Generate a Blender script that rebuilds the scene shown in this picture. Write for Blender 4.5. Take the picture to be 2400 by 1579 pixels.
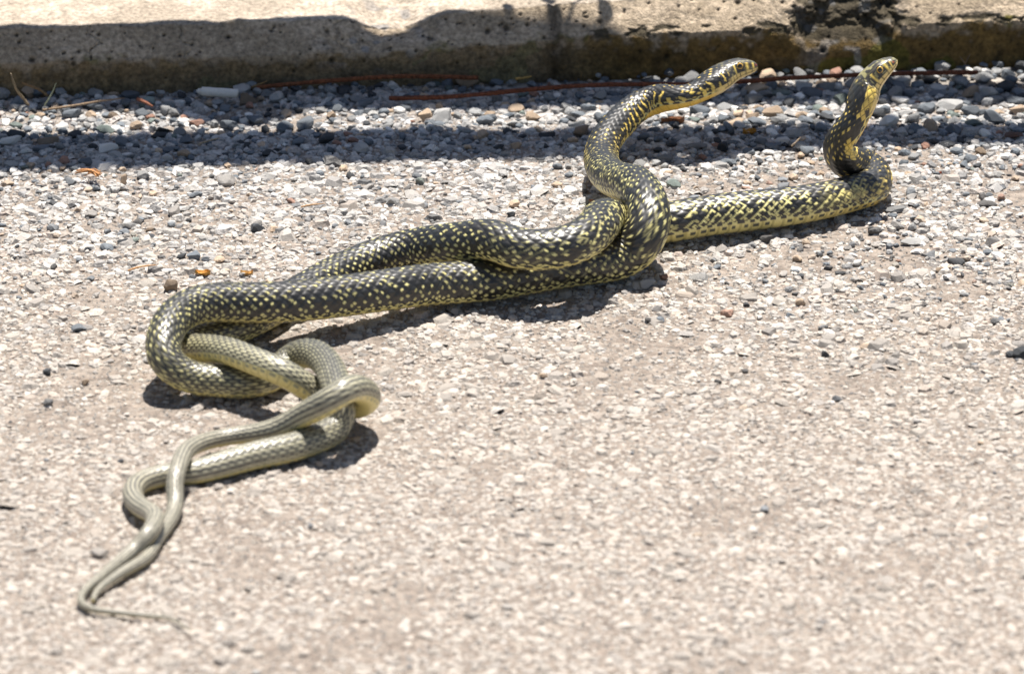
import bpy, math, random
import numpy as np
from mathutils import Vector, Matrix

for o in list(bpy.data.objects):
    bpy.data.objects.remove(o)
scene = bpy.context.scene
col = scene.collection
random.seed(7)
RNG = np.random.default_rng(11)

# ------------------------------------------------------------------ camera
PW, PH = 2400.0, 1579.0            # photograph size
PITCH = math.radians(22.0)         # camera looks down by this much
DIST = 3.4                         # along the axis to the ground
FPX = 12240.0                      # focal length in photograph pixels
CAM = np.array([0.0, -DIST * math.cos(PITCH), DIST * math.sin(PITCH)])
cam_data = bpy.data.cameras.new('camera')
cam = bpy.data.objects.new('camera', cam_data)
col.objects.link(cam)
cam.location = CAM
cam.rotation_euler = (math.pi / 2 - PITCH, 0, 0)
cam_data.sensor_width = 36.0
cam_data.lens = FPX * 36.0 / PW
cam_data.clip_start = 0.05
cam_data.clip_end = 500
cam_data.dof.use_dof = True
cam_data.dof.focus_distance = 3.58
cam_data.dof.aperture_fstop = 10.5
scene.camera = cam

# ------------------------------------------------------------------ light
SUN = np.array([0.055, 0.28, 1.0]); SUN /= np.linalg.norm(SUN)     # towards the sun
SUN_EL = math.asin(SUN[2]); SUN_AZ = math.atan2(SUN[0], SUN[1])
world = bpy.data.worlds.new('World'); scene.world = world; world.use_nodes = True
nt = world.node_tree; nt.nodes.clear()
sky = nt.nodes.new('ShaderNodeTexSky'); sky.sky_type = 'NISHITA'; sky.sun_disc = False
sky.sun_elevation = SUN_EL; sky.sun_rotation = SUN_AZ
bg = nt.nodes.new('ShaderNodeBackground'); bg.inputs[1].default_value = 0.05
wo = nt.nodes.new('ShaderNodeOutputWorld')
nt.links.new(sky.outputs[0], bg.inputs[0]); nt.links.new(bg.outputs[0], wo.inputs[0])
sd = bpy.data.lights.new('sun', 'SUN'); sd.energy = 5.0; sd.angle = math.radians(0.53); sd.color = (1.0, 0.95, 0.885)
sun = bpy.data.objects.new('sun', sd); col.objects.link(sun)
sun.rotation_euler = Vector(SUN).to_track_quat('Z', 'Y').to_euler()
sun.location = (0, 1, 3)
scene.view_settings.view_transform = 'Standard'
scene.view_settings.look = 'None'
scene.view_settings.exposure = 1.0
scene.view_settings.gamma = 1.0
scene.cycles.max_bounces = 6


# ------------------------------------------------------------------ helpers
def at(px, py, z=0.0):
    """Point of the place at height z that the photograph shows at (px, py)."""
    dx = (px - PW / 2) / FPX; dy = (PH / 2 - py) / FPX
    c, s = math.cos(PITCH), math.sin(PITCH)
    d = np.array([dx, c + dy * s, -s + dy * c])
    t = (z - CAM[2]) / d[2]
    return CAM + d * t

def proj(p):
    c, s = math.cos(PITCH), math.sin(PITCH)
    q = np.asarray(p, float) - CAM
    f = q[..., 1] * c - q[..., 2] * s; u = q[..., 1] * s + q[..., 2] * c
    return PW / 2 + q[..., 0] / f * FPX, PH / 2 - u / f * FPX, f

def pxm(p):
    """Photograph pixels per metre at a point."""
    return FPX / proj(p)[2]

def hash3(ix, iy, iz, seed=0):
    n = (ix.astype(np.int64) * 374761393 + iy.astype(np.int64) * 668265263 + iz.astype(np.int64) * 2147483647 + seed * 974711) & 0xffffffff
    n = ((n ^ (n >> 13)) * 1274126177) & 0xffffffff
    n = ((n ^ (n >> 16)) * 2246822519) & 0xffffffff
    n = n ^ (n >> 15)
    return (n & 0xffffff) / float(0xffffff)

def vnoise(x, y, z=None, seed=0):
    """Value noise in 0..1."""
    if z is None: z = np.zeros_like(x)
    ix, iy, iz = np.floor(x), np.floor(y), np.floor(z)
    fx, fy, fz = x - ix, y - iy, z - iz
    fx = fx * fx * (3 - 2 * fx); fy = fy * fy * (3 - 2 * fy); fz = fz * fz * (3 - 2 * fz)
    r = 0
    for a in (0, 1):
        for b in (0, 1):
            for c in (0, 1):
                w = (fx if a else 1 - fx) * (fy if b else 1 - fy) * (fz if c else 1 - fz)
                r = r + w * hash3(ix + a, iy + b, iz + c, seed)
    return r

def fbm(x, y, z=None, oct=4, seed=0):
    r = 0; a = 0.5; t = 0
    for i in range(oct):
        f = 2.03 ** i
        r = r + a * vnoise(x * f + i * 17.3, y * f + i * 5.1, None if z is None else z * f, seed + i); t += a; a *= 0.5
    return r / t

def sstep(a, b, x):
    t = np.clip((x - a) / (b - a), 0, 1)
    return t * t * (3 - 2 * t)

def mesh_np(name, v, f, cols=None, smooth=True, mat=None):
    """Mesh from arrays; f is an (n,k) array of triangles or quads, or a list of such arrays."""
    fl = f if isinstance(f, list) else [f]
    me = bpy.data.meshes.new(name)
    v = np.asarray(v, np.float32)
    me.vertices.add(len(v)); me.vertices.foreach_set('co', v.ravel())
    idx = np.concatenate([q.ravel() for q in fl]).astype(np.int32)
    tot = np.concatenate([np.full(len(q), q.shape[1]) for q in fl]).astype(np.int32)
    st = np.concatenate([[0], np.cumsum(tot)[:-1]]).astype(np.int32)
    me.loops.add(len(idx)); me.loops.foreach_set('vertex_index', idx)
    me.polygons.add(len(tot)); me.polygons.foreach_set('loop_start', st)
    try: me.polygons.foreach_set('loop_total', tot)
    except Exception: pass
    me.polygons.foreach_set('use_smooth', np.full(len(tot), smooth))
    me.update(calc_edges=True); me.validate()
    if cols is not None:
        a = me.color_attributes.new('col', 'FLOAT_COLOR', 'POINT')
        c4 = np.ones((len(v), 4), np.float32); c4[:, :cols.shape[1]] = cols
        a.data.foreach_set('color', c4.ravel())
    if mat: me.materials.append(mat)
    return me

def link(name, me, parent=None):
    o = bpy.data.objects.new(name, me); col.objects.link(o)
    if parent is not None: o.parent = parent
    return o

def tag(o, label=None, cat=None, group=None, kind=None):
    if label: o['label'] = label
    if cat: o['category'] = cat
    if group: o['group'] = group
    if kind: o['kind'] = kind
    return o

def spline(P, n):
    """Centripetal-ish cubic through points P (k,d), n samples per metre-free uniform arc."""
    P = np.asarray(P, float)
    d = np.linalg.norm(np.diff(P[:, :3], axis=0), axis=1)
    t = np.concatenate([[0], np.cumsum(np.sqrt(np.maximum(d, 1e-6)))])
    # natural cubic spline per dimension
    k = len(t); h = np.diff(t)
    A = np.zeros((k, k)); B = np.zeros((k, P.shape[1]))
    A[0, 0] = A[-1, -1] = 1
    for i in range(1, k - 1):
        A[i, i - 1] = h[i - 1]; A[i, i] = 2 * (h[i - 1] + h[i]); A[i, i + 1] = h[i]
        B[i] = 6 * ((P[i + 1] - P[i]) / h[i] - (P[i] - P[i - 1]) / h[i - 1])
    M = np.linalg.solve(A, B)
    def ev(tt):
        i = np.clip(np.searchsorted(t, tt) - 1, 0, k - 2)
        hh = h[i][:, None]; a = (t[i + 1] - tt)[:, None]; b = (tt - t[i])[:, None]
        return M[i] * a ** 3 / (6 * hh) + M[i + 1] * b ** 3 / (6 * hh) + (P[i] / hh - M[i] * hh / 6) * a + (P[i + 1] / hh - M[i + 1] * hh / 6) * b
    fine = ev(np.linspace(0, t[-1], 6000))
    s = np.concatenate([[0], np.cumsum(np.linalg.norm(np.diff(fine[:, :3], axis=0), axis=1))])
    ss = np.linspace(0, s[-1], n)
    return np.stack([np.interp(ss, s, fine[:, j]) for j in range(P.shape[1])], 1), s[-1]

# ------------------------------------------------------------------ materials
def new_mat(name):
    m = bpy.data.materials.new(name); m.use_nodes = True
    n = m.node_tree.nodes; l = m.node_tree.links
    return m, n, l, n['Principled BSDF']

def nd(n, t, **kw):
    x = n.new(t)
    for k, v in kw.items(): setattr(x, k, v)
    return x

def mat_vcol(name, rough=0.85, spec=0.3, bump=0.0, bscale=900, speck=0.25, sscale=700, objcol=False):
    m, n, l, b = new_mat(name)
    tc = nd(n, 'ShaderNodeTexCoord')
    if objcol:
        src = nd(n, 'ShaderNodeObjectInfo').outputs['Color']
    else:
        a = nd(n, 'ShaderNodeAttribute'); a.attribute_name = 'col'; src = a.outputs['Color']
    nz = nd(n, 'ShaderNodeTexNoise'); nz.inputs['Scale'].default_value = sscale; nz.inputs['Detail'].default_value = 4
    l.new(tc.outputs['Object'], nz.inputs['Vector'])
    mr = nd(n, 'ShaderNodeMapRange'); mr.inputs[1].default_value = 0.3; mr.inputs[2].default_value = 0.7
    mr.inputs[3].default_value = 1 - speck; mr.inputs[4].default_value = 1 + speck
    l.new(nz.outputs[0], mr.inputs[0])
    mx = nd(n, 'ShaderNodeVectorMath', operation='SCALE'); l.new(src, mx.inputs[0]); l.new(mr.outputs[0], mx.inputs['Scale'])
    l.new(mx.outputs[0], b.inputs['Base Color'])
    b.inputs['Roughness'].default_value = rough; b.inputs['Specular IOR Level'].default_value = spec
    if bump:
        nb = nd(n, 'ShaderNodeTexNoise'); nb.inputs['Scale'].default_value = bscale; nb.inputs['Detail'].default_value = 5
        l.new(tc.outputs['Object'], nb.inputs['Vector'])
        bp = nd(n, 'ShaderNodeBump'); bp.inputs['Strength'].default_value = bump; bp.inputs['Distance'].default_value = 0.0015
        l.new(nb.outputs[0], bp.inputs['Height']); l.new(bp.outputs[0], b.inputs['Normal'])
    return m

M_STONE = mat_vcol('pebble_stone', 0.75, 0.35, 0.5, 500, 0.22, 350, objcol=True)
M_GRAVEL = mat_vcol('gravel_stone', 0.8, 0.3, 0.5, 700, 0.22, 450)
M_CHIP = mat_vcol('aggregate_stone', 0.85, 0.3, 0.6, 900, 0.25, 600)
M_CONC = mat_vcol('weathered_concrete', 0.92, 0.2, 1.0, 700, 0.42, 330)
M_SNAKE = mat_vcol('snake_skin', 0.48, 0.55, 0.0, 900, 0.10, 900)
M_DRY = mat_vcol('dry_plant', 0.8, 0.2, 0.3, 1500, 0.35, 900, objcol=True)
M_RUST = mat_vcol('rust', 0.9, 0.2, 1.0, 1200, 0.5, 500, objcol=True)
M_PAPER = mat_vcol('paper', 0.75, 0.3, 0.25, 400, 0.06, 600, objcol=True)
M_WOOD = mat_vcol('fence_wood', 0.85, 0.2, 0.6, 120, 0.35, 60, objcol=True)
M_PAVE = None

def mat_asphalt():
    m, n, l, b = new_mat('dusty_asphalt')
    tc = nd(n, 'ShaderNodeTexCoord')
    nz = nd(n, 'ShaderNodeTexNoise'); nz.inputs['Scale'].default_value = 260; nz.inputs['Detail'].default_value = 8; nz.inputs['Roughness'].default_value = 0.7
    l.new(tc.outputs['Object'], nz.inputs['Vector'])
    cr = nd(n, 'ShaderNodeValToRGB')
    e = cr.color_ramp.elements
    e[0].position = 0.3; e[0].color = (0.10, 0.083, 0.07, 1); e[1].position = 0.7; e[1].color = (0.37, 0.29, 0.23, 1)
    l.new(nz.outputs[0], cr.inputs[0])
    vo = nd(n, 'ShaderNodeTexVoronoi'); vo.inputs['Scale'].default_value = 190
    l.new(tc.outputs['Object'], vo.inputs['Vector'])
    sp = nd(n, 'ShaderNodeSeparateColor'); l.new(vo.outputs['Color'], sp.inputs[0])
    c2 = nd(n, 'ShaderNodeValToRGB'); c2.color_ramp.elements[0].color = (0.13, 0.122, 0.113, 1); c2.color_ramp.elements[1].color = (0.46, 0.42, 0.37, 1)
    l.new(sp.outputs[0], c2.inputs[0])
    mx = nd(n, 'ShaderNodeMix', data_type='RGBA'); at_ = nd(n, 'ShaderNodeAttribute'); at_.attribute_name = 'col'
    mr_ = nd(n, 'ShaderNodeMapRange'); mr_.inputs[3].default_value = 0.85; mr_.inputs[4].default_value = 0.35
    l.new(at_.outputs['Fac'], mr_.inputs[0]); l.new(mr_.outputs[0], mx.inputs[0])
    l.new(cr.outputs[0], mx.inputs[6]); l.new(c2.outputs[0], mx.inputs[7])
    l.new(mx.outputs[2], b.inputs['Base Color'])
    b.inputs['Roughness'].default_value = 0.95; b.inputs['Specular IOR Level'].default_value = 0.2
    ad = nd(n, 'ShaderNodeMath', operation='SUBTRACT'); l.new(nz.outputs[0], ad.inputs[0]); l.new(vo.outputs['Distance'], ad.inputs[1])
    bp = nd(n, 'ShaderNodeBump'); bp.inputs['Strength'].default_value = 0.8; bp.inputs['Distance'].default_value = 0.003
    l.new(ad.outputs[0], bp.inputs['Height']); l.new(bp.outputs[0], b.inputs['Normal'])
    return m
M_ASPHALT = mat_asphalt()

def mat_pavement():
    m, n, l, b = new_mat('pavement_concrete')
    tc = nd(n, 'ShaderNodeTexCoord')
    nz = nd(n, 'ShaderNodeTexNoise'); nz.inputs['Scale'].default_value = 60; nz.inputs['Detail'].default_value = 10; nz.inputs['Roughness'].default_value = 0.75
    l.new(tc.outputs['Object'], nz.inputs['Vector'])
    cr = nd(n, 'ShaderNodeValToRGB'); e = cr.color_ramp.elements
    e[0].position = 0.3; e[0].color = (0.19, 0.168, 0.14, 1); e[1].position = 0.62; e[1].color = (0.36, 0.32, 0.275, 1)
    l.new(nz.outputs[0], cr.inputs[0]); l.new(cr.outputs[0], b.inputs['Base Color'])
    b.inputs['Roughness'].default_value = 0.95
    bp = nd(n, 'ShaderNodeBump'); bp.inputs['Strength'].default_value = 0.6; bp.inputs['Distance'].default_value = 0.003
    l.new(nz.outputs[0], bp.inputs['Height']); l.new(bp.outputs[0], b.inputs['Normal'])
    return m
M_PAVE = mat_pavement()

# ------------------------------------------------------------------ kerb line
K0 = at(0, 226); K1 = at(2400, 152)
KE = (K1 - K0); KE[2] = 0; KE /= np.linalg.norm(KE)
KN = np.array([-KE[1], KE[0], 0.0])               # away from the camera
def kerb_y(x):
    return K0[1] + (x - K0[0]) * KE[1] / KE[0]

# ------------------------------------------------------------------ snakes: centre lines
# photograph x, y of the centre line; height of the centre above ground (mm; 0 = lying); width in photograph pixels; back tilt
SN_A = [
 (1775,155, 58, 30, 0.15), (1748,160, 57.5, 42, 0.15), (1714,170, 55, 52, 0.15), (1668,195, 50, 50, 0.32), (1626,220, 45, 52, 0.32),
 (1584,229, 42, 58, 0.32), (1545,232, 38, 69, 0.32), (1499,249, 33, 72, 0.32), (1453,288, 27, 74, 0.0), (1420,330, 22, 76, 0.0),
 (1409,368, 18, 79, 0.1), (1423,406, 23, 84, 0.1), (1460,434, 36, 90, 0.1), (1501,463, 43, 96, 0.1), (1517,504, 40, 100, 0.1),
 (1508,548, 31, 103, 0.1), (1478,582, 21, 104, 0.0), (1415,607, 15, 102, -0.25), (1338,620, 15, 100, -0.25), (1174,645, 15, 99, -0.25),
 (1010,664, 17, 99, -0.25), (930,676, 20, 98, -0.25), (846,688, 22, 98, -0.25), (682,707, 27, 97, -0.25), (546,709, 33, 94, -0.25), (480,712, 36, 91, -0.25), (431,730, 36, 88, -0.25),
 (388,785, 32, 84, 0.1), (392,845, 22, 81, 0.1), (445,881, 13, 78, 0.0), (518,890, 11, 76, 0.0), (595,893, 10, 74, 0.0),
 (650,872, 10, 72, 0.0), (688,838, 16, 71, 0.0), (735,830, 24, 70, 0.0), (772,863, 27, 69, 0.0), (788,900, 27, 69, 0.0), (800,950, 22, 68, 0.0),
 (792,993, 12, 68, 0.0), (755,1022, 9, 68, 0.0), (673,1050, 9, 69, 0.0), (598,1066, 9, 67, 0.0), (523,1086, 8.5, 63, 0.0),
 (449,1103, 8, 57, 0.0), (410,1108, 7, 54, 0.0), (369,1116, 6.5, 52, 0.0), (325,1133, 6.5, 50, 0.0), (312,1163, 6.5, 48, 0.0), (332,1191, 7, 46, 0.0),
 (361,1211, 9.5, 44, 0.0), (367,1232, 11, 42, 0.0), (349,1263, 9.5, 39, 0.0), (322,1290, 5, 35, 0.0), (274,1325, 4, 29, 0.0), (224,1362, 3, 23, 0.0),
 (194,1390, 2.6, 19, 0.0), (191,1411, 2.3, 17, 0.0), (212,1425, 2.1, 16, 0.0), (264,1433, 1.8, 14, 0.0), (339,1441, 1.5, 11, 0.0),
 (394,1447, 1.3, 8.5, 0.0), (424,1461, 1.1, 6.5, 0.0), (447,1476, 0.9, 4, 0.0)]
SN_B = [
 (2103,142, 104, 30, (-.8, -.05, .8)), (2085,152, 101, 40, (-.8, -.05, .8)), (2063,170, 96, 52, (-.8, -.05, .8)), (2036,200, 87, 52, (-.8, -.05, .8)), (2022,231, 79, 54, (-1, -.36, .4)),
 (2011,266, 69, 60, (-1, -.36, .4)), (1995,296, 60, 64, (-1, -.36, .4)), (1976,324, 50, 69, (-1, -.36, .4)), (1968,350, 41, 73, (-.9,-.7,.3)), (1980,376, 31, 76, (-.6,-.9,.5)), (2004,387, 22, 78, (-.1,-.6,.9)),
 (2030,392, 15, 80, (0,-.3,1)), (2046,410, 14, 82, 0.0), (2034,436, 14, 84, 0.12), (2002,449, 14, 85, 0.2), (1952,464, 14.5, 87, 0.28), (1875,480, 15, 90, 0.30),
 (1798,490, 15, 94, 0.30), (1722,498, 15.5, 96, 0.30), (1645,507, 15.5, 96, 0.30), (1587,515, 15.5, 96, 0.28), (1530,519, 15, 96, 0.1), (1478,512, 20, 96, 0.0),
 (1432,510, 32, 96, 0.0), (1402,536, 41, 96, -0.2), (1362,566, 41, 97, -0.2), (1310,588, 38, 97, -0.2), (1228,605, 33, 97, -0.2), (1147,602, 28, 97, -0.2),
 (1065,588, 26, 96, -0.2), (983,584, 20, 94, -0.2), (901,600, 15, 92, -0.2), (835,622, 13, 89, -0.2), (770,651, 12.5, 86, 0.0), (700,688, 12, 82, 0.0),
 (630,730, 11, 78, 0.0), (550,770, 10.5, 75, 0.0), (470,790, 10, 72, 0.0), (425,800, 12, 70, 0.1), (428,812, 16, 69, 0.3), (470,816, 20, 68, 0.8),
 (530,826, 26, 67, 1.1), (600,850, 28, 66, 1.1), (660,873, 26, 66, 1.0), (705,897, 19, 65, 0.8), (750,924, 11, 65, 0.5), (800,945, 9, 64, 0.2), (842,948, 14, 64, 0.0),
 (856,926, 27, 64, 0.0), (835,910, 38, 64, -0.2), (805,917, 42, 64, 0.0), (762,944, 36, 63, 0.0), (708,974, 24, 58, 0.0), (648,1003, 14, 50, 0.0), (573,1018, 9, 43, 0.0),
 (508,1029, 8, 41, 0.0), (459,1046, 12, 41, 0.0), (430,1074, 17, 41, 0.0), (415,1108, 18, 40, 0.0), (409,1143, 13, 40, 0.0), (410,1175, 8, 38, 0.0), (402,1205, 5.2, 36, 0.0),
 (385,1232, 4.6, 34, 0.0), (365,1258, 4.3, 32, 0.0), (352,1282, 4.2, 30, 0.0), (336,1306, 4.0, 28, 0.0), (300,1330, 3.5, 25, 0.0), (260,1357, 3, 21, 0.0),
 (228,1384, 2.5, 16, 0.0), (218,1405, 2, 12, 0.0)]

def lift(S):
    out = []
    for (x, y, z, w, k) in S:
        p = at(x, y, z / 1000.0)
        r = w / 2 / pxm(p)
        z2 = max(z / 1000.0, r * 0.97) + (0.0014 if r < 0.0035 else 0.0)
        p = at(x, y, z2)
        if isinstance(k, tuple): dv = np.array(k, float)
        else: dv = np.array([0, k, 1.0])
        dv /= np.linalg.norm(dv)
        out.append([p[0], p[1], p[2], r, *dv])
    return np.array(out)

NS = 520
CA, LA = spline(lift(SN_A), NS)
CB, LB = spline(lift(SN_B), NS)

def relax(CA, CB, it=140):
    XA, XB = CA[:, :3].copy(), CB[:, :3].copy()
    ra, rb = CA[:, 3], CB[:, 3]
    X = np.vstack([XA, XB]); r = np.concatenate([ra, rb]); X0 = X.copy()
    n = len(XA)
    sa = np.arange(n) * LA / n; sb = np.arange(n) * LB / n
    S = np.concatenate([sa, sb]); ID = np.concatenate([np.zeros(n), np.ones(n)])
    same = ID[:, None] == ID[None, :]
    sep = np.abs(S[:, None] - S[None, :])
    allow = ~same | (sep > 4.0 * (r[:, None] + r[None, :]) / 2 + 0.01)
    R = (r[:, None] + r[None, :]) * 0.985
    for k in range(it):
        D = X[:, None, :] - X[None, :, :]
        d = np.linalg.norm(D, axis=2) + 1e-9
        pen = np.where(allow, np.clip(R - d, 0, None), 0)
        mv = (D / d[:, :, None]) * pen[:, :, None]
        # strongest single contact moves the point
        j = pen.argmax(1); m = mv[np.arange(len(X)), j] * 0.35
        X = X + m
        # smooth the displacement field along each body, keep above ground
        disp = X - X0
        for _ in range(2):
            for a, b in ((0, n), (n, 2 * n)):
                q = disp[a:b]; q[1:-1] = 0.25 * q[:-2] + 0.5 * q[1:-1] + 0.25 * q[2:]
        X = X0 + disp
        X[:, 2] = np.maximum(X[:, 2], r * 0.95)
    D = X[:, None, :] - X[None, :, :]
    pen = np.where(allow, np.clip(R - np.linalg.norm(D, axis=2), 0, None), 0)
    print('RELAX residual mm', round(pen.max() * 1000, 2), 'moved mm', round(np.linalg.norm(X - X0, axis=1).max() * 1000, 2))
    w = pen.max(1); i = w.argmax(); print('worst at', proj(X[i])[:2])
    CA[:, :3] = X[:n]; CB[:, :3] = X[n:]
    return CA, CB
CA, CB = relax(CA, CB)

# ------------------------------------------------------------------ ground
def ground_h(x, y):
    """Height of the asphalt: gentle unevenness."""
    return (fbm(x * 9 + 50, y * 9 + 50, oct=3, seed=3) - 0.5) * 0.004 - 0.002

XR, YN, YF = 0.56, -0.62, None
gx = np.linspace(-0.62, 0.62, 440); gy = np.linspace(-0.66, 0.52, 420)
GX, GY = np.meshgrid(gx, gy)
GZ = ground_h(GX, GY) + (fbm(GX * 260, GY * 260, oct=3, seed=5) - 0.5) * 0.0016
edge = np.minimum.reduce([GX + 0.62, 0.62 - GX, GY + 0.66, 0.52 - GY])
GZ = GZ * sstep(0, 0.05, edge) - 0.002 * (1 - sstep(0, 0.05, edge))
nx, ny = len(gx), len(gy)
I = np.arange(nx * ny).reshape(ny, nx)
quads = np.stack([I[:-1, :-1], I[:-1, 1:], I[1:, 1:], I[1:, :-1]], -1).reshape(-1, 4)
V = np.stack([GX.ravel(), GY.ravel(), GZ.ravel()], 1)
# the sheet goes on to the horizon
far = 60.0
ring = np.array([[-0.62, -0.66], [0.62, -0.66], [0.62, 0.52], [-0.62, 0.52]])
o0 = len(V)
V = np.vstack([V, np.array([[-far, -far, -0.002], [far, -far, -0.002], [far, 0.52, -0.002], [far, far, -0.002], [-far, far, -0.002], [-far, 0.52, -0.002], [far, -0.66, -0.002], [-far, -0.66, -0.002]])])
c00, c10, c11, c01 = I[0, 0], I[0, -1], I[-1, -1], I[-1, 0]
far_q = np.array([[o0, o0 + 1, o0 + 6, o0 + 7], [o0 + 5, o0 + 2, o0 + 3, o0 + 4]])
side = np.array([[o0 + 7, c00, c01, o0 + 5], [c10, o0 + 6, o0 + 2, c11]])
pin = sstep(0.02, 0.12, edge.ravel() + (fbm(GX.ravel() * 25, GY.ravel() * 25, oct=3, seed=8) - 0.5) * 0.06)
PIN = np.concatenate([pin, np.zeros(len(V) - len(pin))])[:, None] * np.ones((1, 3))
ground = link('ground', mesh_np('ground', V, np.vstack([quads, far_q, side]), PIN, mat=M_ASPHALT))
tag(ground, kind='structure')

# stone shapes shared by all loose stones
def ico(sub):
    import bmesh
    bm = bmesh.new(); bmesh.ops.create_icosphere(bm, subdivisions=sub, radius=1.0)
    v = np.array([x.co[:] for x in bm.verts]); f = np.array([[y.index for y in x.verts] for x in bm.faces]); bm.free()
    return v, f
ICO1, ICO2, ICO3 = ico(1), ico(2), ico(3)
def stone_shape(seed, icov, planes=9, lo=0.55, hi=0.9):
    r = np.random.default_rng(seed)
    v = icov.copy()
    for i in range(planes):
        nrm = r.normal(size=3); nrm /= np.linalg.norm(nrm); c = r.uniform(lo, hi)
        dd = v @ nrm; over = np.clip(dd - c, 0, None)
        v = v - over[:, None] * nrm
    v = v * (0.90 + 0.2 * vnoise(v[:, 0] * 2.1 + seed, v[:, 1] * 2.1, v[:, 2] * 2.1, seed)[:, None])
    ext = (v.max(0) - v.min(0)) / 2
    return (v - (v.max(0) + v.min(0)) / 2) / ext
NV = 14
SH2 = [stone_shape(100 + i, ICO2[0], 9 + i % 6, 0.38 + 0.02 * i, 0.85) for i in range(NV)]
SH3 = [stone_shape(300 + i, ICO3[0], 9 + i % 6, 0.38 + 0.02 * i, 0.85) for i in range(NV)]

def rot_z(a):
    c, s = np.cos(a), np.sin(a); z = np.zeros_like(a); o = np.ones_like(a)
    return np.stack([np.stack([c, -s, z], -1), np.stack([s, c, z], -1), np.stack([z, z, o], -1)], -2)
def rot_x(a):
    c, s = np.cos(a), np.sin(a); z = np.zeros_like(a); o = np.ones_like(a)
    return np.stack([np.stack([o, z, z], -1), np.stack([z, c, -s], -1), np.stack([z, s, c], -1)], -2)

def merged(shapes, faces, which, pos, R, scl, colr):
    vs, fs, cs = [], [], []; off = 0
    for k in range(len(shapes)):
        m = np.where(which == k)[0]
        if len(m) == 0: continue
        sv = shapes[k]
        P = np.einsum('nij,nvj->nvi', R[m], sv[None] * scl[m][:, None, :]) + pos[m][:, None, :]
        nv = len(sv)
        F = faces[None] + (np.arange(len(m)) * nv)[:, None, None] + off
        vs.append(P.reshape(-1, 3)); fs.append(F.reshape(-1, faces.shape[1])); cs.append(np.repeat(colr[m], nv, 0))
        off += len(m) * nv
    return np.vstack(vs), np.vstack(fs), np.vstack(cs)

def snake_clear(x, y, rad):
    """True where a stone of radius rad would not stand inside a low-lying snake."""
    ok = np.ones(len(x), bool)
    for C in (CA, CB):
        low = C[::3]; low = low[low[:, 2] - low[:, 3] < 0.012]
        for i in range(0, len(low), 60):
            q = low[i:i + 60]
            d = np.hypot(x[:, None] - q[None, :, 0], y[:, None] - q[None, :, 1])
            lim = q[None, :, 3] * 0.55 + rad[:, None]
            ok &= ~(d < lim).any(1)
    return ok

# -- aggregate of the asphalt: angular chips set in the surface
def chip_shape(seed):
    r = np.random.default_rng(seed)
    n = 6
    a = np.arange(n) / n * 2 * np.pi + r.uniform(-0.25, 0.25, n)
    ro = r.uniform(0.75, 1.1, n); ri = ro * r.uniform(0.5, 0.8, n)
    top = np.stack([ri * np.cos(a), ri * np.sin(a), 0.55 + r.uniform(-0.2, 0.25, n)], 1)
    mid = np.stack([ro * np.cos(a), ro * np.sin(a), r.uniform(-0.55, -0.15, n)], 1)
    ctr = np.array([[r.uniform(-.15, .15), r.uniform(-.15, .15), 0.8]])
    v = np.vstack([top, mid, ctr])
    f = []
    for i in range(n):
        j = (i + 1) % n
        f += [[2 * n, i, j], [i, n + i, n + j], [i, n + j, j]]
    return v, np.array(f)
CH = [chip_shape(s) for s in range(16)]
CHF = CH[0][1]
CHV = [c[0] for c in CH]

PAL_CHIP = np.array([[.40, .365, .32], [.33, .305, .275], [.27, .255, .235], [.46, .42, .365], [.36, .30, .245], [.20, .195, .19], [.50, .475, .44], [.42, .34, .28], [.10, .10, .10]])
W_CHIP = np.array([.20, .18, .16, .15, .10, .08, .07, .04, .02])
def jit_grid(x0, x1, y0, y1, s, j=0.45):
    xs = np.arange(x0, x1, s); ys = np.arange(y0, y1, s * 0.866)
    X, Y = np.meshgrid(xs, ys); X = X + (np.arange(len(ys)) % 2)[:, None] * s / 2
    X = X.ravel() + RNG.uniform(-j, j, X.size) * s; Y = Y.ravel() + RNG.uniform(-j, j, Y.size) * s
    return X, Y
cx, cy = jit_grid(-0.6, 0.6, -0.65, 0.50, 0.0052)
k = cy < kerb_y(cx) + 0.004
cx, cy = cx[k], cy[k]
# bare, worn spots between the stones
worn = fbm(cx * 14 + 9, cy * 14 + 3, oct=3, seed=21)
keep = RNG.random(len(cx)) < np.clip(1.25 - 1.1 * sstep(0.5, 0.72, worn), 0.25, 1) * np.clip(np.minimum(0.62 - np.abs(cx), cy + 0.66) / 0.11, 0.1, 1)
cx, cy = cx[keep], cy[keep]
n = len(cx)
size = 0.00235 * np.exp(RNG.normal(0, 0.42, n)); size = np.clip(size, 0.0011, 0.0068)
scl = np.stack([size * RNG.uniform(0.85, 1.45, n), size * RNG.uniform(0.75, 1.15, n), size * RNG.uniform(0.35, 0.85, n)], 1)
R = rot_z(RNG.uniform(0, 6.28, n)) @ rot_x(RNG.normal(0, 0.22, n))
scl[:, 2] *= 0.60 + 0.26 * sstep(-0.2, 0.15, cy)
scl *= (0.98 + 0.12 * sstep(-0.1, 0.2, cy))[:, None]
pos = np.stack([cx, cy, ground_h(cx, cy) + RNG.uniform(-0.15, 0.42, n) * scl[:, 2]], 1)
colr = PAL_CHIP[RNG.choice(len(PAL_CHIP), n, p=W_CHIP / W_CHIP.sum())] * RNG.uniform(0.80, 1.25, n)[:, None] * (1 + 0.12 * sstep(-0.2, 0.2, cy))[:, None]
dust = sstep(0.30, -0.25, cy)[:, None] * 0.62 + RNG.uniform(0, 0.2, n)[:, None]
grey = sstep(0.0, 0.42, cy)[:, None]
colr = colr * (1 - 0.45 * grey) + (colr.mean(1)[:, None] * np.array([.90, .93, .97])) * 0.45 * grey
colr = colr * (1 - dust) + np.array([.395, .35, .305]) * dust
which = RNG.integers(0, 16, n)
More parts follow.
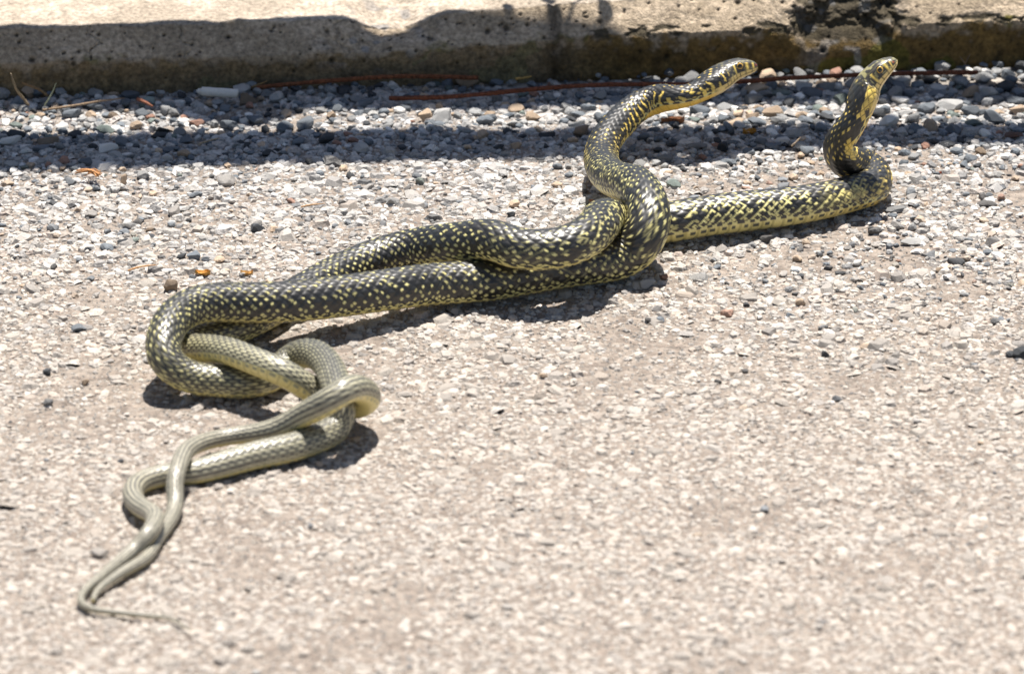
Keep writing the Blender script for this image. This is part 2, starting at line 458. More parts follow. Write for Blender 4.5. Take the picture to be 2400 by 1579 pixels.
# the largest stones in view are pieces of their own
px, py, _ = proj(pos)
inview = (px > 10) & (px < PW - 10) & (py > 380) & (py < PH - 10)
score = np.where(inview & snake_clear(cx, cy, size * 0 - 0.002), size * pxm(pos), 0)
big = np.argsort(-score)[:300]
rest = np.setdiff1d(np.arange(n), big)
v, f, c = merged(CHV, CHF, which[rest], pos[rest], R[rest], scl[rest], colr[rest])
ag = link('aggregate', mesh_np('aggregate', v, f, c, smooth=False, mat=M_CHIP), ground); tag(ag, kind='stuff')
chip_me = []
M_CHIPO = mat_vcol('aggregate_stone_single', 0.85, 0.3, 0.6, 300, 0.25, 200, objcol=True)
for kk in range(16):
    chip_me.append(mesh_np('stone_chip', CHV[kk], CHF, None, smooth=False, mat=M_CHIPO))
for i in big:
    o = link('stone_chip', chip_me[which[i]], ground)
    m = Matrix(R[i].tolist()).to_4x4(); m = m @ Matrix.Diagonal((*scl[i], 1)); m.translation = Vector(pos[i]); o.matrix_local = m
    o.color = (*colr[i], 1)

# fine grit between the stones
fx, fy = jit_grid(-0.48, 0.48, -0.58, 0.50, 0.0048, 0.6)
k = fy < kerb_y(fx) + 0.002
fx, fy = fx[k], fy[k]; n = len(fx)
OCT_V = np.array([[1, 0, 0], [0, 1, 0], [-1, 0, 0], [0, -1, 0], [.1, .1, 1.0]]); OCT_F = np.array([[0, 1, 4], [1, 2, 4], [2, 3, 4], [3, 0, 4]])
OCTS = [OCT_V * np.random.default_rng(s).uniform(0.7, 1.3, (5, 1)) for s in range(8)]
size = 0.00085 * np.exp(RNG.normal(0, 0.3, n))
scl = np.stack([size * 1.2, size, size * 0.9], 1)
pos = np.stack([fx, fy, ground_h(fx, fy) + 0.0001], 1)
colr = PAL_CHIP[RNG.choice(len(PAL_CHIP), n, p=W_CHIP / W_CHIP.sum())] * RNG.uniform(0.8, 1.2, n)[:, None]
v, f, c = merged(OCTS, OCT_F, RNG.integers(0, 8, n), pos, rot_z(RNG.uniform(0, 6.28, n)), scl, colr)
gr = link('grit', mesh_np('grit', v, f, c, smooth=False, mat=M_CHIP), ground); tag(gr, kind='stuff')

# ------------------------------------------------------------------ kerb
def build_kerb():
    xs = np.concatenate([np.linspace(-4, -0.56, 60)[:-1], np.linspace(-0.56, 0.56, 1180), np.linspace(0.56, 4, 60)[1:]])
    # profile parameter: 0..1 face, 1..2 chamfer, 2..3 top, 3..4 back
    ps = np.concatenate([np.linspace(-0.4, 0, 6)[:-1], np.linspace(0, 1, 34)[:-1], np.linspace(1, 2, 38)[:-1], np.linspace(2, 3, 70) ** 1.0, np.linspace(3, 4, 4)[1:]])
    XX, PP = np.meshgrid(xs, ps)
    ipx = (XX / 0.35) * 1200 + 1200            # rough picture position along the kerb, to place its wear
    hf = np.interp(ipx, [0, 900, 1310, 1600, 2400], [0.025, 0.0255, 0.031, 0.034, 0.035])
    hf = hf + (fbm(XX * 30, XX * 0 + 4, oct=3, seed=31) - 0.5) * 0.003
    ht = hf + 0.0205
    run = np.full_like(XX, 0.021)
    # the edge breaks: a chip at the left of the middle, a bigger one at the right
    def bump(c, w): return np.exp(-((ipx - c) / w) ** 2)
    back = np.where(PP < 0, 0.0, np.where(PP < 1, 0.0, np.where(PP < 2, (PP - 1) * run, run + (PP - 2) * 0.12)))
    zz = np.where(PP < 0, PP * 0.05, np.where(PP < 1, PP * hf, np.where(PP < 2, hf + (PP - 1) * (ht - hf), ht + (PP - 2) * 0.0015)))
    back = np.where(PP > 3, run + 0.12, back); zz = np.where(PP > 3, ht * (4 - PP) - 0.02 * (PP - 3), zz)
    near = np.exp(-((PP - 2.0) / 0.55) ** 2); lowe = np.exp(-((PP - 1.05) / 0.42) ** 2)
    rgh = fbm(XX * 90, back * 90 + zz * 60, oct=4, seed=33)
    chip1 = np.clip(bump(905, 85) * 1.15 + (rgh - 0.5) * 0.5 * bump(905, 120), 0, 1) * near
    chip1b = np.clip(bump(830, 110) + (rgh - 0.5) * 0.8 * bump(830, 140), 0, 1) * lowe
    chip2 = np.clip(1.2 * bump(2060, 120) + (rgh - 0.5) * 0.9 * bump(2060, 170), 0, 1.2)
    zz = zz - chip1 * 0.012 - chip1b * 0.002; back = back + chip1 * 0.008 + chip1b * 0.004
    w2 = sstep(0.35, 1.0, PP) * (1 - sstep(2.15, 2.4, PP)) * sstep(0.2, 0.7, chip2)
    back = back + w2 * (0.011 * np.clip(2 - np.maximum(PP, 1), 0, 1) + 0.003 + (rgh - 0.5) * 0.014)
    zz = zz + w2 * (rgh - 0.62) * 0.008 * (PP > 0.9)
    # ragged lower edge of the chamfer on the right half
    rag = sstep(1280, 1500, ipx) * np.exp(-((PP - 1.05) / 0.16) ** 2) * sstep(0.46, 0.66, fbm(XX * 90, PP * 6, oct=4, seed=38))
    back = back + rag * 0.0022; zz = zz - rag * 0.0006
    # overall unevenness
    u1 = (fbm(XX * 40, back * 40 + zz * 40, oct=4, seed=35) - 0.5)
    back = back + u1 * 0.004 * (PP < 2.0) * (PP >= 0)
    zz = zz + np.where(PP > 1.4, (fbm(XX * 55, back * 55, oct=5, seed=36) - 0.5) * 0.0032, 0)
    fine = (fbm(XX * 330, back * 330 + zz * 330, oct=3, seed=37) - 0.5)
    back = back + fine * 0.0011 * (PP < 2) * (PP > 0); zz = zz + fine * 0.0009 * (PP > 1)
    # joint between two kerb stones
    jn = np.exp(-((ipx - 1312) / 7.0) ** 2)
    back = back + jn * 0.0018 * (PP < 2.2) * (PP > 0); zz = zz - jn * 0.0015 * (PP > 1)
    for cxp, ph in ((137, 0.3), (372, 1.7), (770, 3.1)):
        wob_ = 14 * np.sin(PP * 5 + ph) + 9 * np.sin(PP * 13 + ph * 2)
        ck = np.exp(-((ipx - cxp - wob_) / 2.6) ** 2) * (PP > 1.0) * (PP < 2.0)
        back = back + ck * 0.0016; zz = zz - ck * 0.0008
    # air holes in the chamfer and the face
    hole = np.zeros_like(XX)
    r = np.random.default_rng(5)
    P3 = (back + zz * 1.0)
    for i in range(230):
        hx = r.uniform(-0.5, 0.5); hp = r.choice([r.uniform(1.0, 2.0), r.uniform(1.05, 1.9), r.uniform(2.0, 2.3), r.uniform(0.4, 1)], p=[.45, .35, .1, .1])
        rad = min(0.00065 * math.exp(abs(r.normal(0, 0.55))), 0.0028)
        j0 = np.searchsorted(xs, hx - 0.006); j1 = np.searchsorted(xs, hx + 0.006)
        if j1 <= j0: continue
        pc = np.interp(hp, ps, np.arange(len(ps))); ic = int(pc); jc = (j0 + j1) // 2
        sub = (slice(max(0, ic - 9), ic + 10), slice(j0, j1))
        d2 = (XX[sub] - hx) ** 2 + (back[sub] - back[ic, jc]) ** 2 + (zz[sub] - zz[ic, jc]) ** 2
        hole[sub] = np.maximum(hole[sub], np.exp(-(d2 / rad ** 2) ** 1.5))
    back = back + hole * 0.0022 * (PP < 2); zz = zz - hole * np.where(PP < 2, 0.0012, 0.0022)
    # colours: pale concrete, brown-green growth on the upright face, exposed stones in the breaks
    big = fbm(XX * 22, P3 * 30, oct=4, seed=41); sm = fbm(XX * 140, P3 * 150, oct=4, seed=42)
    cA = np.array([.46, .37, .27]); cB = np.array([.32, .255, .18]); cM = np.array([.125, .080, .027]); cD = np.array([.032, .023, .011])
    t = sstep(0.36, 0.66, 0.55 * big + 0.45 * sm)[..., None]
    C = cA * t + cB * (1 - t)
    C = np.where((PP > 1.95)[..., None], C * np.array([0.98, 1.03, 1.14]), C)
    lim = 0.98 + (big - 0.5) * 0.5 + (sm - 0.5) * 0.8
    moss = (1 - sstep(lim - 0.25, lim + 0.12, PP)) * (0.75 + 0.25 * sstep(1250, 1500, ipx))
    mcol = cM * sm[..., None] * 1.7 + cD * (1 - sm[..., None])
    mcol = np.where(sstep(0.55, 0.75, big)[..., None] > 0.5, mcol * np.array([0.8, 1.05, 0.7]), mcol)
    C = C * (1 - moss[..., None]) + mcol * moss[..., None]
    # dark growth where the edge is broken on the right
    gro = np.clip(sstep(0.22, 0.48, w2 * 1.1 + rag * 0.9 + (sm - 0.5) * 0.7 * (chip2 > .1)), 0, 1)[..., None] * 0.93
    C = C * (1 - gro) + np.array([.055, .046, .030]) * (0.4 + 1.2 * sm[..., None]) * gro
    st = sstep(0.62, 0.72, vnoise(XX * 120, P3 * 120, seed=45)) * np.clip(chip1b * 1.3 + chip1 + chip2 * (PP < 1.9) * 0.6, 0, 1) * 0.75
    C = C * (1 - st[..., None]) + np.array([.24, .235, .23]) * st[..., None]
    jst = np.exp(-((ipx - 1310) / 26.0) ** 2)[..., None] * (PP < 2)[..., None] * 0.55 * (0.4 + sm[..., None])
    C = C * (1 - jst)
    C = C * (1 - 0.75 * hole[..., None])
    base = K0 + 0
    # along the kerb from the picture's middle
    xm = 0.0; Om = np.array([0.0, kerb_y(0.0), 0.0])
    P = Om[None, None] + XX[..., None] * KE + back[..., None] * KN + zz[..., None] * np.array([0, 0, 1.0])
    ny, nx = XX.shape
    I = np.arange(nx * ny).reshape(ny, nx)
    q = np.stack([I[:-1, :-1], I[:-1, 1:], I[1:, 1:], I[1:, :-1]], -1).reshape(-1, 4)
    me = mesh_np('kerb', P.reshape(-1, 3), q, C.reshape(-1, 3), True, M_CONC)
    o = link('kerb', me)
    tag(o, 'weathered concrete kerb with chamfered edge, chipped corner and brown mossy face', 'kerb')
    return o
kerb = build_kerb()

# pavement behind the kerb
pz = 0.045
p0 = np.array([0, kerb_y(0.0), 0]) + KN * 0.147
xs = np.linspace(-30, 30, 3)
Vp = [p0 + KE * -30 + KN * 0, p0 + KE * 30, p0 + KE * 30 + KN * 40, p0 + KE * -30 + KN * 40]
Vp = [np.array([a[0], a[1], pz + (0.0 if i < 2 else 0.05)]) for i, a in enumerate(Vp)]
Vl = [np.array([a[0], a[1], -0.05]) for a in Vp]
pv = link('pavement', mesh_np('pavement', np.array(Vp + Vl), np.array([[0, 1, 2, 3], [0, 4, 5, 1]]), None, False, M_PAVE)); tag(pv, kind='structure')

# ------------------------------------------------------------------ snake builder
NROW, PHI_D = 19, math.radians(121)
def hashi(a, b, s):
    return hash3(np.asarray(a, float), np.asarray(b, float), np.zeros_like(np.asarray(a, float)), s)

HEAD_T = np.array([0.0, 0.02, 0.06, 0.14, 0.26, 0.40, 0.58, 0.74, 0.88, 1.0])
HEAD_W = np.array([0.7, 2.4, 3.9, 5.2, 6.6, 8.2, 10.2, 10.7, 9.2, 7.6]) * 1.22 / 1000
HEAD_U = np.array([0.5, 1.8, 3.2, 4.8, 6.4, 7.0, 7.2, 7.0, 6.8, 6.6]) * 1.28 / 1000
HEAD_D = np.array([0.5, 2.0, 3.0, 4.0, 4.9, 5.9, 7.2, 7.6, 7.2, 6.8]) * 1.18 / 1000

def build_snake(C, L, seed, bold, label):
    s0 = np.linspace(0, L, len(C))
    LH = 0.049
    # scale count along the body
    sf = np.linspace(0, L, 12000)
    rf = np.interp(sf, s0, C[:, 3])
    pitch = 0.0024 + 0.40 * rf
    uf = np.concatenate([[0], np.cumsum(np.diff(sf) / pitch[:-1])])
    UT = uf[-1]
    nr = int(UT * 9)
    u = np.linspace(0, UT, nr)
    s = np.interp(u, uf, sf)
    # denser rings on the snout
    sh = np.linspace(0, 1, 26) ** 1.7 * 0.012
    s = np.concatenate([sh[:-1], s[s > 0.012]]); u = np.interp(s, sf, uf); nr = len(s)
    ctr = np.stack([np.interp(s, s0, C[:, i]) for i in range(3)], 1)
    # light smoothing of the centre line
    for _ in range(6): ctr[1:-1] = 0.25 * ctr[:-2] + 0.5 * ctr[1:-1] + 0.25 * ctr[2:]
    r = np.interp(s, s0, C[:, 3]); Dv = np.stack([np.interp(s, s0, C[:, i]) for i in (4, 5, 6)], 1)
    T = np.gradient(ctr, axis=0); T /= np.linalg.norm(T, axis=1)[:, None] + 1e-12
    # the back turns only slowly about the body: carried along, drawn towards the wanted side
    Dw = Dv - (Dv * T).sum(1)[:, None] * T; wl = np.linalg.norm(Dw, axis=1)
    ds = np.gradient(s)
    U0 = np.zeros_like(T); U0[0] = Dw[0] / wl[0]
    for i in range(1, nr):
        x = U0[i - 1] - (U0[i - 1] @ T[i]) * T[i]; U0[i] = x / np.linalg.norm(x)
    B0 = np.cross(T, U0)
    th_d = np.unwrap(np.arctan2((Dw * B0).sum(1), (Dw * U0).sum(1)))
    ww = np.clip(wl, 0, 1) ** 2 * ds; kk_ = 0.012 ** 2 / np.maximum(np.diff(s), 1e-6)
    # smooth twist: weighted least squares, tridiagonal
    dg = ww + 1e-9; dg[:-1] += kk_; dg[1:] += kk_; rh = ww * th_d; cp = np.zeros(nr); dp = np.zeros(nr)
    cp[0] = -kk_[0] / dg[0]; dp[0] = rh[0] / dg[0]
    for i in range(1, nr):
        m_ = dg[i] + kk_[i - 1] * cp[i - 1]
        cp[i] = -(kk_[i] if i < nr - 1 else 0) / m_; dp[i] = (rh[i] + kk_[i - 1] * dp[i - 1]) / m_
    tw_ = np.zeros(nr); tw_[-1] = dp[-1]
    for i in range(nr - 2, -1, -1): tw_[i] = dp[i] - cp[i] * tw_[i + 1]
    U = U0 * np.cos(tw_)[:, None] + B0 * np.sin(tw_)[:, None]

    Sd = np.cross(T, U)
    ndors, nvent = NROW * 4, 18
    phi = np.concatenate([np.linspace(-PHI_D, PHI_D, ndors + 1)[:-1], np.linspace(PHI_D, 2 * math.pi - PHI_D, nvent + 1)[:-1]])
    m = len(phi)
    PHI, UU = np.meshgrid(phi, u); SS = np.repeat(s[:, None], m, 1)
    RR = np.repeat(r[:, None], m, 1)
    ispost = PHI > PHI_D - 1e-6
    PA = np.where(PHI > math.pi, PHI - 2 * math.pi, PHI)      # -pi..pi
    dors = np.abs(PA) < PHI_D - 1e-6
    # section
    t = np.clip(s / LH, 0, 1)
    hw = np.interp(t, HEAD_T, HEAD_W); hu = np.interp(t, HEAD_T, HEAD_U); hd = np.interp(t, HEAD_T, HEAD_D)
    blend = sstep(0.82, 1.25, s / LH)
    w = hw * (1 - blend) + r * 1.03 * blend; up = hu * (1 - blend) + r * blend; dn = hd * (1 - blend) + r * 0.96 * blend
    ex = (2.0 / 2.5) * (1 - blend) + 1.0 * blend
    sn, cs = np.sin(PA), np.cos(PA)
    X = w[:, None] * np.sign(sn) * np.abs(sn) ** ex[:, None]
    Y = np.where(cs > 0, up[:, None], dn[:, None]) * np.sign(cs) * np.abs(cs) ** ex[:, None]
    # scales
    J = PA / (2 * PHI_D / NROW) + (NROW - 1) / 2
    best = np.full(J.shape, 9.0); bj = np.zeros_like(J); bk = np.zeros_like(J); bdj = np.zeros_like(J); bdu = np.zeros_like(J)
    for cnd in (0, 1):
        j = np.floor(J) + cnd; off = (np.mod(j, 2)) * 0.5
        kk = np.round(UU - off); du = UU - off - kk; dj = J - j
        d = np.abs(dj) + 2 * np.abs(du)
        b = d < best
        best = np.where(b, d, best); bj = np.where(b, j, bj); bk = np.where(b, kk, bk); bdj = np.where(b, dj, bdj); bdu = np.where(b, du, bdu)
    d = best
    headw = sstep(0.35, 0.62, s / LH)[:, None]
    hgt = (1 - np.clip(d, 0, 1) ** 2.6) * 0.9 + bdu * 0.55
    vf = UU - np.floor(UU)
    hv = 0.75 + 0.25 * vf - 0.5 * np.exp(-((vf - 0.5) / 0.5) ** 8 * 0) * (np.minimum(vf, 1 - vf) < 0.1)
    amp = (0.048 * RR) * headw
    H = np.where(dors, hgt, hv) * amp - amp * 0.6
    # big head shields: shallow seams
    th = (s / LH)[:, None] + 0 * PA
    lat = np.abs(PA) / PHI_D
    seam = np.zeros_like(PA)
    for tc_ in (0.10, 0.17, 0.40, 0.62):
        seam = np.maximum(seam, np.exp(-((th - tc_ - 0.03 * np.cos(PA * 3)) / 0.009) ** 2) * (lat < 0.42))
    seam = np.maximum(seam, np.exp(-(PA / 0.05) ** 2) * ((th > 0.40) | (th < 0.17)))
    seam = np.maximum(seam, np.exp(-((np.abs(PA) - 0.62) / 0.05) ** 2) * (th > 0.17))
    mouth = np.exp(-((np.abs(PA) - (1.95 + 0.18 * sstep(0.25, 0.7, th))) / 0.05) ** 2) * (th > 0.03) * (th < 0.72)
    labs = np.exp(-((np.mod(th * 11.5, 1) - 0.5) / 0.10) ** 2) * (th < 0.7) * (np.abs(PA) > 1.35) * (np.abs(PA) < 2.5)
    hm = (1 - headw)
    H = H - (seam * 0.00018 + labs * 0.00014) * hm - mouth * 0.00045
    # brow over the eye, hollow in front of it
    brow = np.exp(-((th - 0.29) / 0.10) ** 2 - ((np.abs(PA) - 0.85) / 0.22) ** 2) * 0.0007
    lore = np.exp(-((th - 0.15) / 0.06) ** 2 - ((np.abs(PA) - 1.2) / 0.25) ** 2) * -0.0004
    H = H + brow + lore
    # jaw muscle
    nrm = np.sqrt(X ** 2 + Y ** 2) + 1e-9
    X = X + X / nrm * H; Y = Y + Y / nrm * H
    P = ctr[:, None, :] + X[..., None] * Sd[:, None, :] + Y[..., None] * U[:, None, :]
    # ---------------- colours
    f = SS / L
    h1, h2, h3, h4 = hashi(bj, bk, seed), hashi(bj, bk, seed + 1), hashi(bj, bk, seed + 2), hashi(bj, bk, seed + 3)
    DK = np.array([.015, .0145, .013]); DK2 = np.array([.050, .049, .046])
    YL = np.array([.70, .63, .26]); YN_ = np.array([.76, .55, .12]); YP = np.array([.43, .40, .26]); CR = np.array([.74, .60, .32])
    rear = sstep(0.50, 0.68, f)
    base = DK * (1 - rear[..., None]) + DK2 * rear[..., None]
    base = base + np.array([.030, .027, .020]) * sstep(0.70, 0.85, f)[..., None]
    base = base * (0.75 + 0.5 * h4[..., None])
    edge_dark = sstep(0.80, 0.98, d)[..., None]
    base = base * (1 - 0.6 * edge_dark)
    a = bdj + 2 * bdu; b2 = bdj - 2 * bdu
    e = np.where(h1 < 0.5, a, b2); o2 = np.where(h1 < 0.5, b2, a)
    e = e * np.where(h2 < 0.5, 1, -1)
    pm = np.clip(0.46 + 0.6 * lat, 0, 0.97); ms = 0.74 + 0.46 * lat
    mk = (1 - sstep(0.55, 1.1, ((e - 0.50) / (0.40 * ms)) ** 2 + (o2 / (0.50 * ms)) ** 2)) * (h3 < pm)
    # bolder zigzag on the fore body
    fore = (1 - sstep(0.26, 0.40, f)) * bold
    mk2 = sstep(0.42, 0.58, np.where(h1 < 0.8, a, b2)) * (h3 < 0.35 + 0.6 * lat) * sstep(0.12, 0.3, lat)
    mk = np.maximum(mk, mk2 * fore)
    # small spots in the middle of the back's scales
    sp = (1 - sstep(0.28, 0.45, d + np.abs(bdj) * 0.5)) * (h2 > 0.5) * (lat < 0.5)
    mk = np.maximum(mk, sp * 0.6)
    # rear: one pale streak per scale, running into lines on the tail
    st_w = 0.28 + 0.08 * lat
    streak = (1 - sstep(st_w * 0.7, st_w, np.abs(bdj))) * (1 - sstep(0.78, 0.95, d) * (1 - sstep(0.72, 0.85, f))) * (0.35 + 0.65 * np.minimum(1, lat * 1.6 + 0.15 * (np.mod(bj, 2))))
    tail = sstep(0.70, 0.80, f)
    streak = streak * (1 - tail) + tail * (1 - sstep(0.30, 0.75, np.abs(np.mod(J, 2) - 1))) * 0.9
    mk = mk * (1 - rear) + streak * rear
    # neck: crossbars on the flanks
    neck = 1 - sstep(0.13, 0.24, SS)
    kx = bk + np.mod(bj, 2) * 0.5
    bar = np.sin((kx + 0.9 * np.sin(kx * 0.7 + seed)) * 2 * math.pi / 3.6 + (bj - 9) * 0.0) + (h1 - 0.5) * 1.1
    pat = fbm(J * 0.35 + seed, UU * 0.30, oct=2, seed=seed + 60); dr = 0.02 + 0.34 * h4 ** 1.3; dots = (1 - sstep(dr, dr + 0.22, d)) * (h3 < (0.28 + 0.25 * bold + 0.6 * (pat - 0.5)))
    nb = (bar + (pat - 0.5) * 2.2 > 0.62 - 1.6 * (lat - 0.66)) * (lat > 0.45) * (1 - sstep(0.75, 0.95, d))
    if bold < 0.5:
        fr = np.mod(UU + 0.16 * np.sin(J * 1.1 + UU * 0.7) + 0.12 * (h1 - 0.5), 1)
        nb = (np.abs(fr - 0.5) < 0.07 + 0.30 * (lat - 0.42)) * (lat > 0.44) * (hashi(np.floor(UU), np.floor(J / 2.5), seed + 21) < 0.82)
    else:
        nb = np.maximum(nb, (pat > 0.61 - 0.4 * (lat - 0.66)) * (lat > 0.5) * (1 - sstep(0.80, 0.97, d)))
    mkn = np.maximum(nb * (h2 < 0.92), dots * 0.9)
    mk = mk * (1 - neck) + mkn * neck
    yc = YL * (1 - neck[..., None]) + YN_ * neck[..., None]
    YPT = YP * (1 - sstep(0.70, 0.86, f))[..., None] + np.array([.40, .37, .28]) * sstep(0.70, 0.86, f)[..., None]
    yc = yc * (1 - rear[..., None]) + YPT * rear[..., None]
    yc = yc * (0.8 + 0.4 * h4[..., None])
    CO = base * (1 - mk[..., None]) + yc * mk[..., None]
    # lowest side row: pale with a dark middle
    low = (np.abs(bj - 9) > 8.5) & dors
    lowc = np.where((np.hypot(bdj + 0.2 * (h1 - 0.5), 2 * bdu + 0.4 * (h2 - .5)) < 0.42 + 0.3 * h3)[..., None], DK * 2.2, YL * 0.95) * (1 - rear[..., None]) + (YP * 0.8) * rear[..., None]
    CO = np.where(low[..., None], lowc, CO)
    # belly plates
    VY = np.array([.70, .60, .24]); VN = np.array([.76, .50, .09])
    vc = VY * (1 - neck[..., None]) + VN * neck[..., None]
    pl = (np.minimum(vf, 1 - vf) < 0.09)
    vc = vc * np.where(pl, 0.72, 1.0)[..., None]
    vb = np.abs(np.abs(PA) - (PHI_D + 0.17))
    hs = hashi(np.floor(UU), np.sign(PA), seed + 12); hs2 = hashi(np.floor(UU), np.sign(PA), seed + 13)
    spot = (((vf - 0.38 - 0.24 * hs) / (0.16 + 0.16 * hs2)) ** 2 + ((vb - 0.02) / (0.07 + 0.08 * hs)) ** 2 < 1) & (hashi(np.floor(UU), np.sign(PA), seed + 9) < 0.92) & (SS > 0.10)
    vc = np.where(spot[..., None], np.array([.07, .075, .06]) * (1 - rear[..., None]) + np.array([.30, .29, .17]) * rear[..., None], vc)
    blo = (np.abs(np.abs(PA) - PHI_D) < 0.28 * hashi(np.floor(UU / 2.0), np.sign(PA), seed + 15)) & (hashi(np.floor(UU / 2.0), np.sign(PA), seed + 16) < 0.5) & (SS < 0.16) & (SS > 0.045)
    vc = np.where(blo[..., None], DK * 1.5, vc)
    CO = np.where(dors[..., None], CO, vc)
    # head
    Tm = np.array([.036, .032, .026])
    hc = np.ones_like(CO) * Tm * (0.7 + 0.6 * fbm(PA * 3 + seed, th * 14, oct=3, seed=seed)[..., None])
    hc = np.where((seam > 0.5)[..., None], (YL * 0.14 if bold > 0.5 else DK * 0.5), hc)
    spk = sstep(0.66, 0.76, vnoise(PA * 6 + 3, th * 30, seed=seed + 5)) * (0.15 + 0.2 * bold)
    hc = hc * (1 - spk[..., None]) + YL * spk[..., None]
    ap = np.abs(PA)
    # yellow bars before and behind the eye
    bar1 = (np.exp(-((th - 0.375) / 0.014) ** 2) + np.exp(-((th - 0.185) / 0.013) ** 2) + np.exp(-((th - 0.105) / 0.010) ** 2)) * (ap > 0.80) * (ap < 1.7)
    bar1 = np.clip(bar1 * 1.3, 0, 1)[..., None]
    hc = hc * (1 - bar1) + YN_ * bar1
    lip = ((ap > 1.56) & (ap < 2.6))
    lc = np.ones_like(CO) * np.array([.74, .55, .20]); lc = lc * (1 - 0.88 * np.clip(labs * (ap < 2.2), 0, 1)[..., None])
    hc = np.where(lip[..., None], lc, hc)
    hc = np.where((ap >= 2.15)[..., None], CR, hc)
    hc = hc * (1 - 0.85 * np.clip(mouth, 0, 1)[..., None])
    nos = np.exp(-((th - 0.055) / 0.016) ** 2 - ((ap - 1.15) / 0.20) ** 2)[..., None]
    hc = hc * (1 - nos) + np.array([.30, .05, .02]) * nos
    tw = (1 - sstep(0.50, 0.66, th))[..., None]
    # behind the head the scales take over, except on lips and chin
    tw = np.where(((ap > 1.75) )[..., None], (1 - sstep(0.8, 0.95, th))[..., None], tw)
    CO = CO * (1 - tw) + hc * tw
    CO = np.clip(CO, 0.004, 0.9)
    # ---------------- mesh
    nrr, mm = P.shape[:2]
    I = np.arange(nrr * mm).reshape(nrr, mm); I2 = np.roll(I, -1, 1)
    q = np.stack([I[:-1], I[1:], I2[1:], I2[:-1]], -1).reshape(-1, 4)
    V = np.vstack([P.reshape(-1, 3), ctr[:1] - T[:1] * 0.0002, ctr[-1:] + T[-1:] * 0.001])
    a0, a1 = nrr * mm, nrr * mm + 1
    cap = np.vstack([np.stack([np.full(mm, a0), I[0], I2[0]], 1), np.stack([np.full(mm, a1), I2[-1], I[-1]], 1)])
    CC = np.vstack([CO.reshape(-1, 3), CO[0, :1], CO[-1, :1]])
    root = bpy.data.objects.new('snake', None); col.objects.link(root)
    low_i = np.argmin(ctr[:, 2] - r); b0 = ctr[nr // 2].copy(); b0[2] = 0.0
    root.location = b0; root.empty_display_size = 0.05
    tag(root, label, 'snake', 'the two entwined snakes')
    me = mesh_np('snake_body', V - b0, [q, cap], CC, True, M_SNAKE)
    body = link('body', me, root)
    # eyes
    te = 0.275
    ie = np.argmin(np.abs(s / LH - te))
    for sg in (-1, 1):
        ang = 1.13 * sg
        ja = np.argmin(np.abs(PA[ie] - ang))
        surf = P[ie, ja]; nn = Sd[ie] * math.sin(ang) + U[ie] * math.cos(ang) * 0.55; nn /= np.linalg.norm(nn)
        cc = surf - nn * 0.0016
        v, ff = ICO3
        er = 0.0031
        dots_ = v @ nn
        cv = np.where((dots_ > 0.84)[:, None], np.array([.004, .004, .004]), np.where((dots_ > 0.66)[:, None], np.array([.55, .34, .07]), np.array([.03, .02, .012])))
        ey = link('eye', mesh_np('eye', v * er, ff, cv, True, M_EYE), root)
        ey.location = cc - b0
        pv_ = v * np.array([1, 1, 1.0])
        pu = link('pupil', mesh_np('pupil', v * 0.0016, ff, np.full((len(v), 3), .003), True, M_EYE), ey)
        pu.location = nn * (er - 0.00098)
    return root

b_ = M_SNAKE.node_tree.nodes['Principled BSDF']; b_.inputs['Coat Weight'].default_value = 0.30; b_.inputs['Coat Roughness'].default_value = 0.24
M_EYE = mat_vcol('eye_gloss', 0.06, 0.7, 0.0, 900, 0.05, 900)
snake_a = build_snake(CA, LA, 3, 0.25, 'black and yellow snake with its head stretched low over the long rusty wire')
snake_b = build_snake(CB, LB, 17, 1.0, 'black and yellow snake rearing its boldly spotted neck upright before the kerb')

# ------------------------------------------------------------------ loose stones
PAL = {'slate': (.125, .14, .155), 'grey': (.235, .235, .23), 'dark': (.045, .048, .052), 'light': (.42, .41, .39), 'white': (.62, .60, .56), 'tan': (.38, .285, .20), 'red': (.25, .14, .10), 'green': (.13, .155, .14)}
KEYS = list(PAL); WT = np.array([.30, .25, .12, .14, .06, .08, .02, .03]); WT /= WT.sum()
peb_me = [mesh_np('pebble', SH3[i], ICO3[1], None, False, M_STONE) for i in range(NV)]
def gz(x, y): return float(ground_h(np.array([x]), np.array([y]))[0])

named = []
def named_stone(px_, py_, wpx, hpx, key, label, var, rz=0.3, dep=0.8, tx=0.0, cmul=1.0):
    """A stone one can single out: centre and size as seen, depth as a share of its width."""
    z = hpx / 2 / 3200
    p = at(px_, py_, z); k = pxm(p)
    hx = wpx / 2 / k; hy = hx * dep
    hz = max(0.0012, (hpx / k - 2 * hy * math.sin(PITCH) * 0.55) / 2 / math.cos(PITCH))
    o = link('pebble', peb_me[var % NV])
    o.location = (p[0], p[1], gz(p[0], p[1]) + hz * 0.82); o.scale = (hx, hy, hz); o.rotation_euler = (tx, 0, rz)
    o.color = (*(np.array(PAL[key]) * cmul), 1)
    tag(o, label, 'stone')
    named.append((p[0], p[1], max(hx, hy)))
    return o
named_stone(580, 219, 46, 38, 'tan', 'brown rough stone touching the end of the white paper roll', 1, cmul=0.5)
named_stone(995, 262, 34, 36, 'tan', 'pale tan pointed stone standing below the cut end of the long rusty wire', 2, cmul=1.25)
named_stone(22, 320, 62, 28, 'white', 'long white flat stone at the edge of the sunlit gravel strip', 3, dep=0.5)
named_stone(112, 317, 50, 28, 'tan', 'rough brown-grey lump beside the long white flat stone', 4, cmul=0.55)
named_stone(62, 346, 28, 20, 'white', 'cream pebble lying alone in the shade near the long white stone', 5, cmul=.9)
named_stone(27, 374, 36, 18, 'light', 'flat pale greenish stone in the shade band', 6, cmul=.8)
named_stone(374, 307, 46, 22, 'dark', 'long dark oval stone on the border of the shade band', 7, dep=.55)
